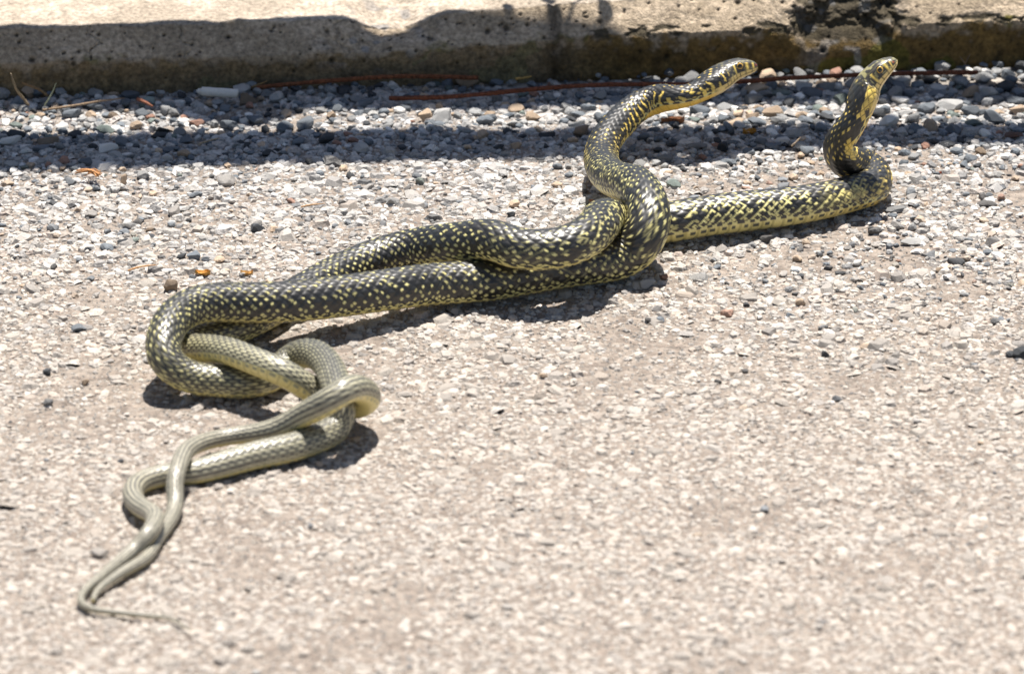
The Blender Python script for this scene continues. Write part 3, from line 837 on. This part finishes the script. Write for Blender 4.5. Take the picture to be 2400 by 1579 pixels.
named_stone(348, 228, 36, 24, 'green', 'greenish pale stone against the foot of the mossy kerb', 8, cmul=2.0)
named_stone(573, 274, 26, 20, 'white', 'round white pebble in the shade below the brown rough stone', 9)
named_stone(461, 279, 38, 20, 'red', 'reddish brown stone where the shade joins both bands', 10, cmul=.8)
named_stone(318, 284, 30, 24, 'tan', 'orange-brown faceted stone in the sunlit strip', 11, cmul=.85)
named_stone(265, 264, 24, 24, 'tan', 'dark olive stone standing at the edge of the upper shade', 12, cmul=.45)
named_stone(213, 262, 26, 26, 'tan', 'upright pale sandstone flake leaning in the sunlit strip', 13, cmul=1.2)
named_stone(603, 523, 34, 26, 'dark', 'dark greenish block alone on the sunlit asphalt behind the snakes', 0, cmul=1.4)
named_stone(645, 528, 30, 18, 'tan', 'cream yellow pebble beside the dark greenish block', 1, cmul=1.4)
named_stone(452, 586, 34, 24, 'slate', 'round blue-grey pebble with a black stone at its side', 2, cmul=1.3)
named_stone(425, 590, 26, 16, 'dark', 'flat black stone touching the round blue-grey pebble', 3)
named_stone(288, 556, 26, 18, 'dark', 'dark wedge-shaped stone on sunlit asphalt left of the snakes', 4, cmul=1.5)
named_stone(206, 574, 18, 16, 'dark', 'small dark round stone left of the wedge-shaped one', 5, cmul=1.5)
named_stone(356, 547, 22, 15, 'dark', 'dark grey chip between the wedge-shaped stone and the snakes', 6, cmul=1.6)
named_stone(350, 531, 20, 13, 'tan', 'brown chip just behind the dark grey chip', 7, cmul=.5)
named_stone(299, 518, 22, 22, 'white', 'white blocky stone on the asphalt behind the wedge-shaped one', 8)
named_stone(390, 622, 30, 14, 'white', 'white oval pebble behind the brown cone scale', 9)
named_stone(1198, 495, 20, 18, 'dark', 'black square stone on the asphalt behind the middle of the snakes', 10)
named_stone(1205, 468, 26, 22, 'tan', 'cream pebble behind the black square stone', 11, cmul=1.5)
named_stone(1177, 535, 40, 18, 'tan', 'peach-coloured flat pebble close behind the raised snake loop', 12, cmul=1.35)
named_stone(1255, 537, 32, 20, 'white', 'round cream-white pebble close behind the raised snake loop', 13, cmul=.95)
named_stone(1113, 535, 48, 14, 'white', 'flat white flake close behind the raised snake loop', 0)
named_stone(868, 552, 22, 14, 'dark', 'dark brown chip right at the back of the snake', 1, cmul=1.4)
named_stone(850, 561, 34, 16, 'grey', 'grey flat stone touching the dark brown chip', 2)
named_stone(1362, 296, 42, 34, 'tan', 'large brown-grey angular stone left of the raised snake neck', 3, cmul=.6)
named_stone(1282, 303, 38, 20, 'dark', 'dark flat stone left of the large brown-grey angular stone', 4)
named_stone(1635, 330, 50, 22, 'grey', 'broad flat olive-grey stone at the lower border of the shade', 5, cmul=.75)
named_stone(1580, 420, 36, 26, 'green', 'mottled grey-green stone inside the curve of the snake', 6, cmul=1.4)
named_stone(1565, 393, 26, 12, 'tan', 'flat tan stone behind the mottled grey-green one', 7)
named_stone(1543, 343, 24, 16, 'dark', 'black lumpy pebble in the shade inside the snake curve', 8)
named_stone(1517, 652, 40, 32, 'grey', 'pale grey lumpy stone in front of the snakes', 9, cmul=1.2)
named_stone(1556, 641, 22, 18, 'red', 'reddish brown pebble next to the pale grey lumpy stone', 10)
named_stone(2100, 480, 52, 20, 'grey', 'long flat grey slab right of the snake bend', 11, dep=.5, cmul=.8)
named_stone(2093, 496, 24, 14, 'slate', 'grey pebble in front of the long flat slab', 12)
named_stone(2308, 172, 44, 32, 'grey', 'rounded grey stone at the end of the long rusty wire', 13)
named_stone(2363, 162, 36, 28, 'slate', 'dark veined stone by the kerb right of the wire end', 0)
named_stone(1829, 217, 24, 22, 'white', 'round white pebble in the shaded gravel between the two heads', 1)
named_stone(1825, 207, 56, 22, 'green', 'flat bluish green stone behind the round white pebble', 2, cmul=1.1)
named_stone(1730, 258, 34, 20, 'tan', 'peach angular stone in the sunlit strip below the low head', 3, cmul=1.3)
named_stone(1764, 262, 30, 18, 'tan', 'brown angular stone beside the peach one', 4, cmul=.85)
named_stone(2376, 306, 48, 26, 'red', 'dark reddish stone at the lower border of the shade', 5, cmul=.45)
named_stone(2300, 346, 28, 22, 'tan', 'brown round pebble where the shade ends on the right', 6, cmul=.6)
named_stone(2118, 373, 26, 20, 'slate', 'dark pebble with a white neighbour in the sunlit gravel', 7)
named_stone(2150, 242, 32, 14, 'dark', 'dark red-brown flat stone in the sunlit strip right of the upright neck', 8)
named_stone(2122, 252, 38, 18, 'light', 'pale grey rounded stone in the sunlit strip right of the upright neck', 9, cmul=.8)
named_stone(2073, 241, 30, 14, 'white', 'cream flat pebble touching the sunlit strip behind the upright neck', 10)
named_stone(2393, 815, 40, 34, 'dark', 'big black stone out on the bare asphalt', 11)
named_stone(2370, 822, 26, 18, 'dark', 'smaller black stone touching the big black one', 12, cmul=1.2)
named_stone(2333, 746, 22, 18, 'grey', 'grey cube-like stone out on the bare asphalt', 13, cmul=.6)
named_stone(1934, 820, 20, 22, 'dark', 'black upright chip on the bare asphalt in front of the snakes', 0)
named_stone(1852, 728, 24, 14, 'slate', 'blue-grey flat chip on the asphalt in front of the long body', 1)
named_stone(1873, 638, 22, 14, 'dark', 'small dark round stone in front of the long body', 2, cmul=1.4)
named_stone(2010, 605, 28, 18, 'white', 'white pebble paired with another in the gravel patch', 3, cmul=.9)
named_stone(1986, 612, 24, 16, 'light', 'pale blue-grey pebble paired with the white one', 4)
named_stone(2208, 620, 32, 18, 'tan', 'olive-brown flat stone in the gravel patch', 5, cmul=.6)
named_stone(2140, 555, 60, 22, 'light', 'light grey shattered slab on the sunlit gravel patch', 6, dep=.5, cmul=.85)
named_stone(112, 930, 26, 24, 'grey', 'grey egg-shaped stone on the asphalt left of the coils', 7, cmul=.85)
named_stone(110, 860, 20, 20, 'dark', 'small dark stone behind the grey egg-shaped one', 8, cmul=1.5)
named_stone(200, 884, 18, 17, 'tan', 'small tan round pebble left of the coils', 9, cmul=.9)
named_stone(834, 1022, 22, 18, 'tan', 'beige pebble in the shadow of the coil', 10, cmul=1.1)
named_stone(282, 1072, 16, 12, 'dark', 'small dark chip behind the crossing tails', 11, cmul=1.4)
named_stone(1925, 228+6, 30, 20, 'light', 'pale stone left of the upright neck in the shade', 12, cmul=.9)
named_stone(2035, 158, 26, 14, 'white', 'white pebble against the kerb foot behind the upright head', 13)
named_stone(2150, 156, 34, 18, 'light', 'light block at the kerb foot right of the upright head', 0)

# scattered gravel: dense along the kerb, thinning out over the asphalt
def dens(px_, py_):
    d = np.interp(py_, [150, 200, 330, 372, 430, 560, 640, 760, 900, 1579], [1.0, 1.0, 0.9, 0.6, 0.34, 0.22, 0.11, 0.04, 0.012, 0.006])
    d = d * np.interp(px_, [0, 500, 900, 1350, 1700, 2400], [0.75, 0.6, 0.45, 0.55, 1.0, 1.0])
    patch = np.exp(-((px_ - 2120) / 260) ** 2 - ((py_ - 600) / 75) ** 2) * 0.30 + np.exp(-((px_ - 150) / 350) ** 2 - ((py_ - 470) / 90) ** 2) * 0.15
    return np.clip(d + patch, 0, 1)
N = 56000
qx = RNG.uniform(-0.61, 0.61, N); qy = RNG.uniform(-0.60, kerb_y(0) + 0.05, N)
gpx, gpy, _ = proj(np.stack([qx, qy, np.zeros(N)], 1))
back_d = kerb_y(qx) - qy
k = (back_d > 0.001) & (RNG.random(N) < dens(gpx, gpy) * 0.72 * np.clip((0.62 - np.abs(qx)) / 0.18, 0.1, 1))
qx, qy, gpx, gpy, back_d = qx[k], qy[k], gpx[k], gpy[k], back_d[k]
N = len(qx)
kerbside = sstep(0.22, 0.05, back_d)
size = 0.0024 * np.exp(RNG.normal(0, 0.36, N)) * (0.80 + 0.42 * kerbside * np.interp(gpx, [0, 900, 1400, 1800, 2400], [0.9, 0.55, 0.6, 1.25, 1.45]))
size = np.clip(size, 0.0012, 0.0066)
ok = snake_clear(qx, qy, size)
for (ax, ay, ar) in named: ok &= np.hypot(qx - ax, qy - ay) > ar + size * 0.7
# larger ones first, the others give way to them
order = np.argsort(-size); taken = np.zeros(N, bool); cell = {}
for i in order:
    if not ok[i]: continue
    ci, cj = int(qx[i] // 0.008), int(qy[i] // 0.008); good = True
    for a in (-1, 0, 1):
        for b in (-1, 0, 1):
            for j in cell.get((ci + a, cj + b), ()):
                if (qx[i] - qx[j]) ** 2 + (qy[i] - qy[j]) ** 2 < (0.80 * (size[i] + size[j])) ** 2: good = False; break
            if not good: break
        if not good: break
    if good: cell.setdefault((ci, cj), []).append(i); taken[i] = True
idx = np.where(taken)[0]
qx, qy, size, gpx, gpy, back_d = qx[idx], qy[idx], size[idx], gpx[idx], gpy[idx], back_d[idx]
N = len(idx)
scl = np.stack([size * RNG.uniform(0.95, 1.5, N), size * RNG.uniform(0.8, 1.1, N), size * RNG.uniform(0.45, 0.85, N)], 1)
rz = RNG.uniform(0, 6.28, N); rx = RNG.normal(0, 0.25, N)
R = rot_z(rz) @ rot_x(rx)
# gravel is heaped a little against the kerb
heap = np.exp(-back_d / 0.02) * 0.004
pos = np.stack([qx, qy, ground_h(qx, qy) + scl[:, 2] * 0.72 + heap * RNG.uniform(0.2, 1, N)], 1)
kid = RNG.choice(len(KEYS), N, p=WT)
PALA = np.array([PAL[k] for k in KEYS])
colr = PALA[kid] * RNG.uniform(0.75, 1.25, N)[:, None]
dusty = sstep(360, 480, gpy)[:, None] * RNG.uniform(0.05, 0.65, N)[:, None] * np.where(np.isin(kid, [0, 2]), 0.35, 1.0)[:, None]
colr = colr * (1 - dusty) + np.array([.40, .35, .30]) * dusty
var = RNG.integers(0, NV, N)
vis = (gpx > 8) & (gpx < PW - 8) & (gpy < PH - 8)
sc_ = np.where(vis, size * pxm(pos), 0)
nbig = 300 - len(named)
bigp = np.argsort(-sc_)[:nbig]
rest = np.setdiff1d(np.arange(N), bigp)
v, f, c = merged(SH2, ICO2[1], var[rest], pos[rest], R[rest], scl[rest], colr[rest])
gv = link('gravel', mesh_np('gravel', v, f, c, False, M_GRAVEL))
tag(gv, 'small mixed gravel strewn along the kerb and over the asphalt', 'gravel', kind='stuff')
WORD = {'slate': 'blue-grey', 'grey': 'mid-grey', 'dark': 'nearly black', 'light': 'light grey', 'white': 'white', 'tan': 'tan', 'red': 'reddish brown', 'green': 'grey-green'}
def zone(i):
    bd, y, x = back_d[i], gpy[i], gpx[i]
    if bd < 0.03: return 'lying at the very foot of the kerb'
    if y < 275: return 'in the gravel strip along the kerb, among many like it'
    if y < 385: return 'in the wide shade band crossing the gravel'
    return 'loose on the sunlit asphalt'
for i in bigp:
    o = link('pebble', peb_me[var[i]])
    m = Matrix(R[i].tolist()).to_4x4() @ Matrix.Diagonal((*scl[i], 1)); m.translation = Vector(pos[i]); o.matrix_world = m
    o.color = (*colr[i], 1)
    z = zone(i); w_ = WORD[KEYS[kid[i]]]
    tag(o, '%s gravel pebble %s' % (w_, z), 'stone', '%s pebbles %s' % (w_, z))

# ------------------------------------------------------------------ wires, paper, dry plant bits
def tube(name, pts, rad, color, mat, nseg=8, n=60, wob=0.0, parent=None, seed=0):
    P = np.array([[*p, 0] for p in pts], float)
    C, Lg = spline(P, n)
    ctr = C[:, :3]
    r = np.interp(np.linspace(0, 1, n), np.linspace(0, 1, len(rad)), rad)
    T = np.gradient(ctr, axis=0); T /= np.linalg.norm(T, axis=1)[:, None]
    U = np.array([0, 0, 1.0]) - T * T[:, 2:3]; U /= np.linalg.norm(U, axis=1)[:, None] + 1e-9
    S = np.cross(T, U)
    a = np.arange(nseg) / nseg * 2 * np.pi
    rr = r[:, None] * (1 + wob * (vnoise(np.arange(n)[:, None] * 0.6 + 0 * a[None], a[None] * 1.0 + 0 * r[:, None], seed=seed) - 0.5))
    P = ctr[:, None] + rr[..., None] * (np.cos(a)[None, :, None] * S[:, None] + np.sin(a)[None, :, None] * U[:, None])
    I = np.arange(n * nseg).reshape(n, nseg); I2 = np.roll(I, -1, 1)
    q = np.stack([I[:-1], I2[:-1], I2[1:], I[1:]], -1).reshape(-1, 4)
    V = np.vstack([P.reshape(-1, 3), ctr[:1], ctr[-1:]])
    cap = np.vstack([np.stack([np.full(nseg, n * nseg), I2[0], I[0]], 1), np.stack([np.full(nseg, n * nseg + 1), I[-1], I2[-1]], 1)])
    b0 = ctr[0].copy()
    o = link(name, mesh_np(name, V - b0, [q, cap], None, True, mat), parent); o.location = b0; o.color = (*color, 1)
    return o
def on(px_, py_, z=0.004): return at(px_, py_, z)
tag(tube('rusty_wire', [on(600, 206, .004), on(700, 196, .006), on(850, 184, .010), on(960, 179, .011), on(1060, 181, .009), on(1120, 183, .007)], [.0017] * 3, (.20, .075, .035), M_RUST, wob=.35),
    'short curved rusty wire lying along the foot of the kerb', 'wire')
tag(tube('rusty_wire', [on(912, 231, .004), on(1050, 227, .006), on(1180, 216, .007), on(1330, 203, .008), on(1500, 198, .008), on(1640, 197, .008), on(1800, 187, .008), on(1960, 178, .008), on(2100, 173, .008), on(2292, 170, .007)], [.0018] * 3, (.17, .06, .032), M_RUST, n=90, wob=.35),
    'long rusty wire passing behind both raised snake heads', 'wire')

# rolled white paper (a cigarette end): tube, pinched tip
pr = bpy.data.objects.new('paper_roll', None); col.objects.link(pr)
pa, pb = on(464, 214, .007), on(558, 220, .006)
pr.location = pa
tag(pr, 'white rolled paper stub with a pinched end lying by the kerb', 'paper roll')
d = pb - pa
tube('sleeve', [d * .10, d * .4, d * .7, d * 1.0], [.0034, .0035, .0034, .0033], (.66, .63, .57), M_PAPER, 14, 30, .08, pr)
tube('pinched_tip', [d * -.04, d * .03, d * .07, d * .105], [.0008, .0020, .0024, .0033], (.60, .57, .52), M_PAPER, 12, 16, .2, pr)

def stalk(pts, r, c, label, name='dry_stalk', cat='stalk', group=None):
    o = tube(name, [on(*p) for p in pts], [r, r, r * .5], c, M_DRY, 6, 24, .3)
    return tag(o, label, cat, group)
stalk([(68, 248, .003), (52, 228, .010), (36, 205, .022), (25, 172, .034)], .0010, (.22, .17, .11), 'dry brown stalk curving up from the gravel against the mossy kerb')
stalk([(112, 226, .003), (95, 212, .008), (75, 203, .012), (52, 194, .018)], .0011, (.25, .16, .08), 'thick brown dry stalk leaning on the kerb foot')
stalk([(104, 248, .003), (114, 232, .012), (124, 214, .020), (131, 196, .028)], .0005, (.30, .34, .24), 'thin pale green sprig rising before the kerb')
stalk([(100, 258, .004), (160, 250, .005), (230, 238, .006), (292, 230, .006)], .0009, (.24, .17, .11), 'long dry stalk lying flat in the shaded gravel')
stalk([(322, 232, .006), (340, 240, .006), (358, 250, .004)], .0014, (.24, .10, .06), 'reddish bark strip below the greenish stone')
stalk([(466, 338, .003), (490, 330, .004), (514, 324, .005)], .0007, (.34, .27, .18), 'short straw lying in the shade band')
stalk([(590, 205, .006), (612, 196, .012), (626, 190, .016)], .0007, (.26, .17, .08), 'dry straw pointing up beside the short rusty wire')
stalk([(1208, 185, .006), (1228, 183, .006), (1246, 179, .007)], .0010, (.42, .26, .08), 'yellow straw at the kerb foot by the joint')
stalk([(1855, 343, .003), (1866, 333, .006), (1876, 322, .009)], .0007, (.36, .28, .20), 'pale broken straw in the shade left of the upright neck')
stalk([(705, 485, .002), (730, 480, .003), (760, 477, .003)], .0006, (.42, .26, .14), 'tan straw lying on the sunlit asphalt behind the snakes')
stalk([(300, 634, .002), (330, 625, .003), (365, 621, .003)], .0006, (.45, .24, .10), 'thin orange straw near the brown cone scale')
stalk([(2262, 150, .010), (2268, 138, .018), (2274, 128, .024)], .0005, (.16, .12, .09), 'tiny dry twig sticking up at the right kerb foot')
stalk([(2262, 150, .010), (2256, 141, .016), (2250, 134, .020)], .0005, (.17, .13, .10), 'tiny forked twig beside the sticking-up one')

# tuft of orange dry fibres
tf = bpy.data.objects.new('dry_tuft', None); col.objects.link(tf); tfb = on(228, 410, .002); tf.location = tfb
tag(tf, 'tuft of orange dry fibres on the border of the shade band', 'dry grass')
r_ = np.random.default_rng(4)
for i in range(12):
    a = on(232 + r_.normal(0, 4), 408 + r_.normal(0, 3), .003 + r_.uniform(0, .003)) - tfb
    b = on(178 + r_.uniform(-6, 32), 398 + r_.uniform(-3, 16), .002 + r_.uniform(0, .004)) - tfb
    mpt = (a + b) / 2 + np.array([0, 0, r_.uniform(0.0, .003)])
    tube('fibre', [a, mpt, b], [.0006, .0005, .0003], (.42, .21, .09), M_DRY, 5, 10, .2, tf)

def leaf(name, px_, py_, wpx, hpx, c, label, seed, curl=0.35, cat='leaf', rz=0.0):
    p = at(px_, py_, .003); k = pxm(p); r0 = np.random.default_rng(seed)
    lx = wpx / 2 / k; ly = lx * 0.55
    nu, nv = 15, 9
    u, v = np.meshgrid(np.linspace(-1, 1, nu), np.linspace(-1, 1, nv))
    half = np.sqrt(np.clip(1 - np.abs(u) ** 1.7, 0.0, 1)) * (0.85 + 0.3 * vnoise(u * 3 + seed, v * 0, seed=seed))
    X = u * lx; Y = v * half * ly; Z = (curl * v ** 2 * lx * 0.8 + 0.3 * curl * u ** 2 * lx) + (vnoise(u * 2 + seed, v * 2, seed=seed) - .5) * lx * .4
    Z = Z - Z.min() + gz(p[0], p[1]) + 0.0008
    P1 = np.stack([X, Y, Z], -1).reshape(-1, 3); P2 = P1 - np.array([0, 0, .0004])
    I = np.arange(nu * nv).reshape(nv, nu)
    q = np.stack([I[:-1, :-1], I[:-1, 1:], I[1:, 1:], I[1:, :-1]], -1).reshape(-1, 4)
    o = link(name, mesh_np(name, np.vstack([P1, P2]), np.vstack([q, q[:, ::-1] + nu * nv]), None, True, M_DRY))
    o.location = (p[0], p[1], 0); o.rotation_euler = (0, 0, rz); o.color = (*c, 1)
    return tag(o, label, cat)
leaf('dry_leaf', 1757, 302, 32, 24, (.42, .20, .035), 'curled orange leaf scrap in the shade between the two necks', 3, .7)
leaf('dry_leaf', 1577, 277, 56, 18, (.22, .095, .045), 'brown dry leaf under the arched snake neck', 5, .5, rz=.15)
leaf('dry_leaf', 475, 629, 36, 16, (.55, .30, .08), 'orange leaf crumb behind the left snake bend', 7, .6)
leaf('dry_leaf', 578, 629, 30, 14, (.52, .30, .10), 'second orange leaf crumb further along the snake back', 9, .6)
leaf('dry_leaf', 1390, 468-4, 34, 16, (.50, .25, .16), 'pinkish dry leaf piece behind the snake hump', 11, .4)
leaf('dry_leaf', 2200, 396, 16, 10, (.30, .07, .03), 'tiny red-brown leaf scrap on the sunlit gravel', 13, .4)

# brown cone scale lump
cs_ = named_stone(399, 652, 36, 38, 'tan', 'brown crumpled cone scale standing on the asphalt behind the left bend', 7, cmul=.62)
cs_.name = 'cone_scale'; cs_['category'] = 'cone scale'
cs2 = named_stone(290, 412, 18, 32, 'tan', 'pale curled bark piece standing beside the orange fibre tuft', 3, cmul=1.3)
cs2.name = 'bark_piece'; cs2['category'] = 'bark'

# ------------------------------------------------------------------ unseen post-and-rail fence, added and shaped to cast the two shade bands
def to_rail(pt, h):
    return np.asarray(pt) + SUN * (h - pt[2]) / SUN[2]
def band_rail(stations, h):
    """(upper edge, lower edge) of the shade at stations along it -> centre points and radii of the rail."""
    out = []
    for U_, L_ in stations:
        a = to_rail(U_, h); b = to_rail(L_, h)
        out.append((*((a + b) / 2), abs(a[1] - b[1]) * math.sin(SUN_EL) / 2))
    return np.array(out)
fence = bpy.data.objects.new('added_rail_fence', None); col.objects.link(fence)
fence.location = (0, kerb_y(0) + 0.3, pz)
tag(fence, 'unseen post and rail fence added behind the kerb to cast the shade bands', 'fence')
fl = np.array(fence.location)
railB = band_rail([(at(100, 308), at(100, 398)), (at(900, 302), at(900, 380)), (at(1500, 294), at(1500, 362)), (at(2300, 286), at(2300, 338))], 0.86)
railA = band_rail([(at(100, 58, .046), at(100, 258)), (at(440, 50, .045), at(440, 260)), (at(510, 46, .045), at(510, 296)), (at(590, 44, .045), at(590, 298)), (at(640, 42, .045), at(640, 263)), (at(700, 40, .045), at(700, 258)), (at(1000, 40, .042), at(1000, 257)), (at(1220, 50, .041), at(1220, 255)), (at(1420, 120, .020), at(1420, 252)), (at(1700, 200), at(1700, 247)), (at(2300, 188), at(2300, 240))], 0.62)
def rail(st, seed):
    pts, rads = [], []
    r_ = np.random.default_rng(seed)
    for x in np.linspace(-1.5, 1.5, 91):
        p = np.array([x, np.interp(x, st[:, 0], st[:, 1]), np.interp(x, st[:, 0], st[:, 2])])
        if x < st[0, 0]: p[1] += (st[1, 1] - st[0, 1]) / (st[1, 0] - st[0, 0]) * (x - st[0, 0]) * 0.5
        p = p + np.array([0, r_.normal(0, .0008), r_.normal(0, .002)])
        pts.append(p - fl); rads.append(np.interp(x, st[:, 0], st[:, 3]))
    return tube('rail', pts, rads, (.20, .15, .10), M_WOOD, 14, 300, .16, fence, seed)
rail(railA, 1); rail(railB, 2)
for x in (-1.2, 1.2):
    ya = np.interp(x, railA[:, 0], railA[:, 1])
    tube('post', [np.array([x, ya + .02, pz - .03]) - fl, np.array([x, ya + .02, .5]) - fl, np.array([x, ya + .02, 1.0]) - fl], [.05, .048, .045], (.18, .14, .095), M_WOOD, 14, 40, .12, fence, 9)

# unseen bramble shoot, added so its leaves throw broken shadows on the kerb
br = bpy.data.objects.new('added_bramble', None); col.objects.link(br)
tag(br, 'unseen leafy bramble shoot added to drop small shadows on the kerb', 'plant')
bp0 = np.array([0.10, 0.66, 0.60]); br.location = bp0
def over(px_, py_, zs, h):
    return to_rail(at(px_, py_, zs), h)
stem = [bp0, over(1385, 2, .05, .47), over(1330, 22, .05, .42), over(1285, 45, .05, .39), over(1255, 70, .045, .37)]
tube('stem', [p - bp0 for p in stem], [.0022, .0018, .0010], (.14, .10, .05), M_DRY, 6, 40, .2, br)
M_LEAF = mat_vcol('bramble_leaf', 0.5, 0.4, 0.2, 300, 0.25, 200, objcol=True)
rl = np.random.default_rng(8)
for (lx, ly, ls) in ((1190, 14, .0075), (1215, 30, .006), (1285, 4, .009), (1300, 18, .008), (1345, 36, .0085), (1362, 28, .007), (1335, 50, .006), (1262, 66, .006), (1420, 16, .008), (1130, 34, .005), (1480, 6, .007)):
    p = over(lx, ly, .05, rl.uniform(.36, .46))
    u = np.linspace(-1, 1, 9); hw_ = np.sqrt(np.clip(1 - np.abs(u) ** 1.6, 0, 1)) * .62
    top = np.stack([u, hw_, .12 * np.abs(hw_)], 1); mid = np.stack([u, u * 0, -.05 * np.ones_like(u)], 1); bot = np.stack([u, -hw_, .12 * np.abs(hw_)], 1)
    V1 = np.vstack([top, mid, bot]) * ls; V2 = V1 - np.array([0, 0, .0004])
    I = np.arange(27).reshape(3, 9); q = np.stack([I[:-1, :-1], I[1:, :-1], I[1:, 1:], I[:-1, 1:]], -1).reshape(-1, 4)
    o = link('leaf', mesh_np('leaf', np.vstack([V1, V2]), np.vstack([q, q[:, ::-1] + 27]), None, True, M_LEAF), br)
    o.location = p - bp0; o.rotation_euler = (rl.uniform(-.5, .5), rl.uniform(-.5, .5), rl.uniform(0, 6.28)); o.color = (.05, .09, .03, 1)
    near_i = np.array(stem)[1:]; e_ = near_i[np.argmin(np.linalg.norm(near_i - p, axis=1))]
    tube('leaf_stalk', [p - bp0, (p + e_) / 2 - bp0 + np.array([0, 0, .004]), e_ - bp0], [.0005, .0005], (.10, .09, .04), M_DRY, 5, 8, 0, br)
